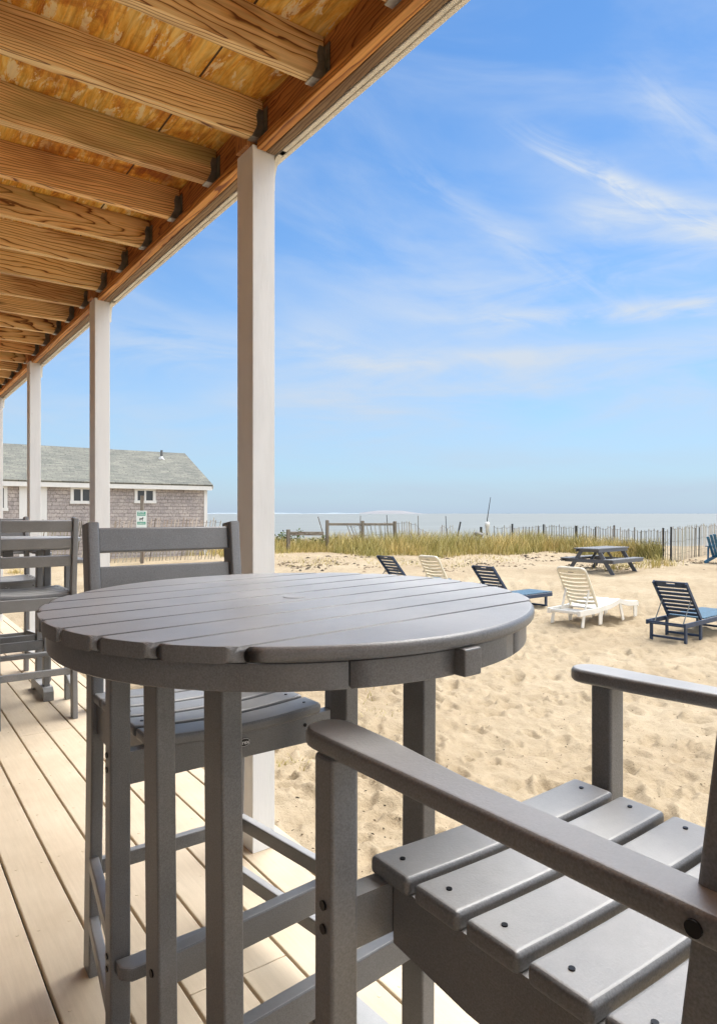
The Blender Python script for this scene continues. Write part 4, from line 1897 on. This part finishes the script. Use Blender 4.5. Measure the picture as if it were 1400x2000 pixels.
def shrub():
    p = at(598, 28.0, 0)
    g = ground(p.x, p.y)
    root = thing('beach_shrub', 'dark green leafy shrub behind the low weathered rail on the dune', 'shrub', (p.x, p.y, g))
    r = random.Random(8)
    bm = BM()
    lay = tone_layer(bm)
    stems = BM()
    for k in range(16):
        a = r.uniform(-1.45, 1.45)
        tip = Vector((a * CT, -a * ST, r.uniform(0.45, 0.85) - 0.12 * abs(a) + (0.28 if -0.45 < a < -0.05 else 0)))
        tip += Vector((r.uniform(-.2, .2), r.uniform(-.2, .2), 0))
        base = Vector((tip.x * 0.7, tip.y * 0.7, -0.03))
        tube(stems, [base, base.lerp(tip, 0.5) + Vector((0.03, 0, 0.05)), tip], [0.012, 0.009, 0.004], 5)
        for _ in range(60):
            f = r.uniform(0.35, 1.05)
            c = base.lerp(tip, f) + Vector((r.gauss(0, 0.09), r.gauss(0, 0.09), r.gauss(0, 0.06)))
            d = Vector((r.gauss(0, 1), r.gauss(0, 1), r.gauss(0.4, 0.6))).normalized()
            e = d.cross(Vector((r.gauss(0, 1), r.gauss(0, 1), r.gauss(0, 1)))).normalized()
            s = r.uniform(0.04, 0.075)
            vs = [bm.verts.new(c - d * s), bm.verts.new(c + e * s * 0.45), bm.verts.new(c + d * s), bm.verts.new(c - e * s * 0.45)]
            t = min(1, max(0, r.gauss(0.5, 0.3)))
            for v in vs:
                v[lay] = (t, t, t, 1)
            bm.faces.new(vs)
    me = bpy.data.meshes.new('leaves')
    bm.to_mesh(me)
    bm.free()
    link('leaves', me, M['leaf'], root)
    done(stems, 'stem', M['grey_wood'], root)


shrub()


# ------------------------------------------------------------------ shingled house
def build_house():
    root = thing('shingled_house', 'low grey shingled beach house with pale asphalt roof behind the porch posts', 'house')
    ZR = 25.0
    e = at(416, ZR, EYE + 53 * ZR / FPX)          # right-hand eave corner
    XE, YE, ZE = e.x, e.y, e.z
    yaw = R(-0.8)
    W = 2.8
    zr = EYE + 115 * (ZR + W * CT) / FPX
    X0 = -4.5
    YW = YE + 0.24
    gz = -0.45
    XW = XE - 0.14

    def wx(px):
        k = (px - CX) / FPX
        return YW * (ST + k * CT) / (CT - k * ST)

    def wz(px, py):
        x = wx(px)
        return EYE - (py - CY) * (x * ST + YW * CT) / FPX

    b = BM()
    box(b, ((X0 + XW) / 2, YW + 2.56, (gz + ZE - 0.05) / 2), (XW - X0, 5.12, ZE - 0.05 - gz))
    # gable triangle
    vs = [b.verts.new((XW, YW, ZE - 0.05)), b.verts.new((XW, YW + 5.12, ZE - 0.05)), b.verts.new((XW, YE + W, zr - 0.12))]
    b.faces.new(vs)
    done(b, 'wall', M['wall_shingle'], root)
    # roof: two slopes, built flat with courses along local y then tilted
    pitch = math.atan2(zr - ZE, W)
    sl = math.hypot(zr - ZE, W)
    rf = None
    for side in (0, 1):
        b = BM()
        box(b, ((XE - X0) / 2, sl / 2, 0.03), (XE - X0, sl, 0.06))
        o = done(b, 'roof', M['roof_shingle'], root)
        if side == 0:
            o.location = (X0, YE, ZE)
            o.rotation_euler = (pitch, 0, 0)
            rf = o
        else:
            o.location = (XE, YE + 2 * W, ZE)
            o.rotation_euler = (pitch, 0, math.pi)
    b = BM()
    box(b, ((X0 + XE) / 2 - 0.02, YE + 0.02, ZE - 0.075), (XE - X0 - 0.02, 0.035, 0.15))
    box(b, ((X0 + XW) / 2 - 0.02, YE + 0.13, ZE - 0.14), (XW - X0, 0.20, 0.02))
    bar(b, (XE + 0.012, YE + 0.01, ZE - 0.05), (XE + 0.012, YE + W, zr - 0.05), 0.022, 0.14)
    done(b, 'eave_trim', M['house_trim'], root)
    # corner board
    b = BM()
    box(b, (XW - 0.05, YW - 0.012, (gz + ZE - 0.16) / 2), (0.13, 0.024, ZE - 0.16 - gz))
    done(b, 'corner_board', M['house_trim'], root)
    # windows
    for (p0, p1, t, bt) in ((138, 181, 950, 984), (263, 304, 953, 983), (-22, 15, 947, 998)):
        x0, x1 = wx(p0), wx(p1)
        z1, z0 = wz((p0 + p1) / 2, t), wz((p0 + p1) / 2, bt)
        f = BM()
        w = 0.10
        box(f, ((x0 + x1) / 2, YW - 0.02, z1 - w / 2), (x1 - x0, 0.04, w))
        box(f, ((x0 + x1) / 2, YW - 0.03, z0 + w / 2), (x1 - x0 + 0.04, 0.06, w))
        for xx in (x0 + w / 2, x1 - w / 2):
            box(f, (xx, YW - 0.02, (z0 + z1) / 2), (w, 0.04, z1 - z0 - 2 * w))
        box(f, ((x0 + x1) / 2, YW - 0.018, (z0 + z1) / 2), (0.06, 0.036, z1 - z0 - 2 * w))
        fo = done(f, 'window', M['house_trim'], root)
        for s in (-1, 1):
            c = (x0 + x1) / 2 + s * (x1 - x0 - 2 * w + 0.06) / 4
            ww = (x1 - x0 - 2 * w - 0.06) / 2
            g = BM()
            box(g, (c, YW - 0.008, (z0 + z1) / 2), (ww, 0.012, z1 - z0 - 2 * w))
            done(g, 'pane', M['glass'], fo)
    # white door with casing
    x0, x1 = wx(38), wx(92)
    zt = wz(65, 950)
    d = BM()
    box(d, ((x0 + x1) / 2, YW - 0.02, (gz + zt) / 2), (x1 - x0, 0.04, zt - gz))
    do = done(d, 'door', M['house_trim'], root)
    d = BM()
    for zz in (gz + 0.55, gz + 1.45):
        box(d, ((x0 + x1) / 2, YW - 0.042, zz), (x1 - x0 - 0.36, 0.012, 0.62), 0.01, 1)
    done(d, 'door_panel', M['house_trim'], do)
    # plumbing vent on the slope
    k = (316 - CX) / FPX
    Zp = 26.0
    zz = EYE + (1003 - 934) * Zp / FPX
    p = at(316, Zp, zz)
    t = (p.y - YE) / W
    zz = ZE + t * (zr - ZE) + 0.04
    v = BM()
    tube(v, [(p.x, p.y, zz), (p.x, p.y, zz + 0.36)], 0.045, 10)
    vo = done(v, 'vent_pipe', M['vent'], root)
    v = BM()
    rot = Matrix.Rotation(pitch, 4, 'X')
    box(v, (p.x, p.y, zz + 0.02), (0.20, 0.18, 0.02), 0, 1, rot)
    tube(v, [(p.x, p.y, zz + 0.02), (p.x, p.y, zz + 0.12)], [0.10, 0.05], 10)
    done(v, 'vent_flashing', M['house_trim'], vo)


build_house()


def build_sign():
    Z = 21.5
    p = at(277, Z, 0)
    g = ground(p.x, p.y)
    root = thing('beach_sign', 'white and green beach notice with a dog figure on a wooden post, before the house', 'sign', (p.x, p.y, g), -TH)
    k = Z / FPX
    zt = EYE - (968 - CY) * k - g
    b = BM()
    box(b, (0, 0, 0), (zt + 0.3, 0.11, 0.09), 0.008, 2)
    o = done(b, 'post', M['grey_wood'], root, loc=(0, 0.05, (zt - 0.3) / 2))
    o.rotation_euler = (0, math.pi / 2, 0)
    z1, z0 = EYE - (997.5 - CY) * k - g, EYE - (1032 - CY) * k - g
    wv = 20 * k
    b = BM()
    box(b, (0, -0.01, (z0 + z1) / 2), (wv, 0.012, z1 - z0), 0.004, 2)
    pl = done(b, 'sign_plate', M['sign_white'], root)
    h = z1 - z0
    zz = lambda f: z1 - f * h

    def patch(name, x0, x1, f0, f1, mat, y=-0.0172):
        q = BM()
        box(q, ((x0 + x1) / 2, y, (zz(f0) + zz(f1)) / 2), (x1 - x0, 0.002, abs(zz(f0) - zz(f1))))
        return done(q, name, mat, pl)
    hw = wv / 2
    patch('green_band', -hw * 0.82, hw * 0.82, 0.06, 0.28, M['sign_green'])
    patch('green_band', -hw * 0.82, hw * 0.82, 0.63, 0.78, M['sign_green'])
    # illegible rows of white print on the bands
    q = BM()
    r = random.Random(2)
    for (f, n) in ((0.115, 5), (0.20, 6), (0.705, 7)):
        x = -hw * 0.70
        while x < hw * 0.62:
            w = r.uniform(0.012, 0.035)
            box(q, (x + w / 2, -0.0192, zz(f)), (w, 0.0016, h * 0.045))
            x += w + 0.011
    done(q, 'print', M['white_ink'], pl)
    # dog silhouette
    q = BM()
    dog = [(-0.62, 0.50), (-0.55, 0.44), (-0.30, 0.43), (0.20, 0.43), (0.34, 0.36), (0.40, 0.36), (0.44, 0.385), (0.62, 0.40), (0.60, 0.43), (0.42, 0.445), (0.36, 0.49), (0.34, 0.60), (0.24, 0.60), (0.22, 0.50), (-0.20, 0.49), (-0.30, 0.52), (-0.28, 0.60), (-0.40, 0.60), (-0.44, 0.50)]
    vs = [q.verts.new((x * hw * 0.7, -0.0165, zz(f))) for x, f in dog]
    f = q.faces.new(vs)
    ex = bmesh.ops.extrude_face_region(q, geom=[f])
    for v in ex['geom']:
        if isinstance(v, bmesh.types.BMVert):
            v.co.y -= 0.002
    done(q, 'dog_figure', M['black'], pl)


build_sign()

# ------------------------------------------------------------------ sun, sky, camera
SUN_EL, SUN_AZ = 64.0, 88.0       # azimuth clockwise from +Y


def build_light():
    w = bpy.data.worlds.new('World')
    SC.world = w
    w.use_nodes = True
    nt = w.node_tree
    nt.nodes.clear()
    L = nt.links
    out = nd(nt, 'ShaderNodeOutputWorld')
    bg = nd(nt, 'ShaderNodeBackground')
    L.new(bg.outputs[0], out.inputs[0])
    sky = nd(nt, 'ShaderNodeTexSky', sky_type='NISHITA')
    sky.sun_disc = False
    sky.sun_elevation = R(SUN_EL)
    sky.sun_rotation = R(SUN_AZ)
    sky.altitude = 0
    sky.air_density = 1.0
    sky.dust_density = 0.0
    sky.ozone_density = 3.0
    # cirrus in azimuth / elevation
    tc_ = nd(nt, 'ShaderNodeTexCoord')
    sp = nd(nt, 'ShaderNodeSeparateXYZ')
    L.new(tc_.outputs['Generated'], sp.inputs[0])
    az = mth(nt, 'MULTIPLY', mth(nt, 'ARCTAN2', sp.outputs[0], sp.outputs[1]), 57.2958)
    el = mth(nt, 'MULTIPLY', mth(nt, 'ARCSINE', sp.outputs[2]), 57.2958)

    def streak(a0, e0, a1, e1, wid, amp, nscale, seed, soft=0.35, thr=0.42):
        dx, dy = a1 - a0, e1 - e0
        Ls = math.hypot(dx, dy)
        ux, uy = dx / Ls, dy / Ls
        ra = mth(nt, 'SUBTRACT', az, a0)
        re = mth(nt, 'SUBTRACT', el, e0)
        s = mth(nt, 'ADD', mth(nt, 'MULTIPLY', ra, ux), mth(nt, 'MULTIPLY', re, uy))
        d = mth(nt, 'SUBTRACT', mth(nt, 'MULTIPLY', re, ux), mth(nt, 'MULTIPLY', ra, uy))
        cb = nd(nt, 'ShaderNodeCombineXYZ')
        L.new(mth(nt, 'MULTIPLY', s, nscale), cb.inputs[0])
        L.new(mth(nt, 'MULTIPLY', d, nscale * 4.5), cb.inputs[1])
        cb.inputs[2].default_value = seed
        n = noise(nt, cb.outputs[0], 1.0, 6, 0.6, 0.8)
        wob = mth(nt, 'MULTIPLY', mth(nt, 'SUBTRACT', n, 0.5), wid * 1.6)
        dd = mth(nt, 'DIVIDE', mth(nt, 'ADD', d, wob), wid)
        g = mth(nt, 'EXPONENT', mth(nt, 'MULTIPLY', mth(nt, 'MULTIPLY', dd, dd), -1.0))
        tt = mth(nt, 'DIVIDE', s, Ls)
        mr = nd(nt, 'ShaderNodeMapRange', interpolation_type='SMOOTHSTEP')
        mr.inputs['From Min'].default_value = 0.0
        mr.inputs['From Max'].default_value = soft
        L.new(tt, mr.inputs[0])
        mr2 = nd(nt, 'ShaderNodeMapRange', interpolation_type='SMOOTHSTEP')
        mr2.inputs['From Min'].default_value = 1.25
        mr2.inputs['From Max'].default_value = 1.25 - soft
        L.new(tt, mr2.inputs[0])
        nn = nd(nt, 'ShaderNodeMapRange', interpolation_type='SMOOTHSTEP')
        nn.inputs['From Min'].default_value = thr - 0.14
        nn.inputs['From Max'].default_value = thr + 0.30
        L.new(n, nn.inputs[0])
        v = mth(nt, 'MULTIPLY', mth(nt, 'MULTIPLY', g, nn.outputs[0]), mth(nt, 'MULTIPLY', mr.outputs[0], mr2.outputs[0]))
        return mth(nt, 'MULTIPLY', v, amp)

    parts = [
        streak(46.5, 31.2, 66.0, 20.0, 0.8, 0.85, 0.13, 1.0, 0.45, 0.40),
        streak(51.0, 24.0, 68.0, 20.5, 1.6, 0.8, 0.10, 2.0, 0.35, 0.42),
        streak(56.0, 33.0, 66.0, 25.0, 1.4, 0.4, 0.12, 2.5, 0.5, 0.42),
        streak(42.0, 16.3, 70.0, 15.6, 0.9, 0.8, 0.12, 3.0, 0.3, 0.42),
        streak(30.0, 12.6, 66.0, 13.2, 1.0, 0.62, 0.07, 4.0, 0.2, 0.40),
        streak(-4.0, 13.0, 30.0, 14.5, 2.2, 0.55, 0.07, 5.0, 0.2, 0.40),
        streak(10.0, 2.4, 80.0, 1.6, 0.7, 0.6, 0.05, 6.0, 0.2, 0.40),
        streak(5.0, 5.2, 80.0, 4.6, 1.3, 0.35, 0.05, 7.0, 0.2, 0.42),
        streak(18.0, 10.0, 78.0, 12.0, 3.6, 0.55, 0.06, 8.0, 0.25, 0.40),
        streak(34.0, 17.5, 74.0, 19.5, 2.6, 0.50, 0.07, 9.0, 0.3, 0.44),
        streak(36.0, 30.0, 58.0, 17.0, 1.3, 0.40, 0.10, 10.0, 0.4, 0.44),
        streak(-6.0, 7.0, 34.0, 8.5, 2.6, 0.45, 0.06, 11.0, 0.25, 0.40),
    ]
    # broad thin veil
    cb = nd(nt, 'ShaderNodeCombineXYZ')
    L.new(mth(nt, 'MULTIPLY', az, 0.035), cb.inputs[0])
    L.new(mth(nt, 'MULTIPLY', mth(nt, 'ADD', el, mth(nt, 'MULTIPLY', az, 0.22)), 0.13), cb.inputs[1])
    veil = noise(nt, cb.outputs[0], 1.0, 6, 0.55, 0.5)
    vr = nd(nt, 'ShaderNodeMapRange', interpolation_type='SMOOTHSTEP')
    vr.inputs['From Min'].default_value = 0.36
    vr.inputs['From Max'].default_value = 0.78
    vr.inputs['To Max'].default_value = 0.46
    L.new(veil, vr.inputs[0])
    tot = vr.outputs[0]
    for p_ in parts:
        tot = mth(nt, 'ADD', tot, p_)
    up = nd(nt, 'ShaderNodeMapRange', interpolation_type='SMOOTHSTEP')
    up.inputs['From Min'].default_value = -0.5
    up.inputs['From Max'].default_value = 1.0
    L.new(el, up.inputs[0])
    tot = mth(nt, 'MULTIPLY', tot, up.outputs[0], clamp=True)
    # pale haze thickening towards the horizon
    hz = mth(nt, 'MULTIPLY', mth(nt, 'EXPONENT', mth(nt, 'MULTIPLY', mth(nt, 'MAXIMUM', el, 0.0), -1 / 10.0)), 0.97)
    blue = mixc(nt, 1.0, sky.outputs[0], (0.80, 1.16, 1.38), 'MULTIPLY')
    c = mixc(nt, tot, blue, (5.5, 6.1, 6.9))
    c = mixc(nt, hz, c, (3.7, 4.6, 5.75))
    # unseen glows added for porch light: round the sun, weaker behind the viewer
    for (ga, ge, f0, f1, col) in ((88, 66, 0.862, 0.975, (98.0, 95.5, 92.0)), (178, 38, 0.35, 0.98, (15.0, 15.2, 15.6))):
        az_, el_ = R(ga), R(ge)
        dv = nd(nt, 'ShaderNodeVectorMath', operation='DOT_PRODUCT')
        L.new(tc_.outputs['Generated'], dv.inputs[0])
        dv.inputs[1].default_value = (math.sin(az_) * math.cos(el_), math.cos(az_) * math.cos(el_), math.sin(el_))
        gl = nd(nt, 'ShaderNodeMapRange', interpolation_type='SMOOTHSTEP')
        gl.inputs['From Min'].default_value = f0
        gl.inputs['From Max'].default_value = f1
        L.new(dv.outputs['Value'], gl.inputs[0])
        glow = mth(nt, 'MULTIPLY', gl.outputs[0], mth(nt, 'ADD', 0.6, mth(nt, 'MULTIPLY', veil, 0.7)), clamp=True)
        c = mixc(nt, glow, c, col)
    L.new(c, bg.inputs['Color'])
    bg.inputs['Strength'].default_value = 0.063

    sun = bpy.data.lights.new('sun', 'SUN')
    sun.energy = 1.1
    sun.angle = R(45)
    sun.color = (1.0, 0.96, 0.90)
    so = bpy.data.objects.new('sun', sun)
    COL.objects.link(so)
    az_, el_ = R(SUN_AZ), R(SUN_EL)
    d = Vector((math.sin(az_) * math.cos(el_), math.cos(az_) * math.cos(el_), math.sin(el_)))
    so.rotation_euler = d.to_track_quat('Z', 'Y').to_euler()
    so.location = d * 50


build_light()

cam = bpy.data.cameras.new('camera')
cam.sensor_fit = 'VERTICAL'
cam.sensor_height = 36.0
cam.lens = FPX / 2000.0 * 36.0
cam.shift_y = 3.0 / 2000.0
cam.clip_start = 0.02
cam.clip_end = 60000
co = bpy.data.objects.new('camera', cam)
COL.objects.link(co)
co.location = (0, 0, EYE)
co.rotation_euler = (math.pi / 2, 0, -TH)
SC.camera = co

SC.view_settings.view_transform = 'Standard'
SC.view_settings.look = 'None'
SC.view_settings.exposure = 1.05
SC.view_settings.gamma = 1.0
SC.view_settings.use_curve_mapping = False
SC.cycles.max_bounces = 8
SC.cycles.diffuse_bounces = 5
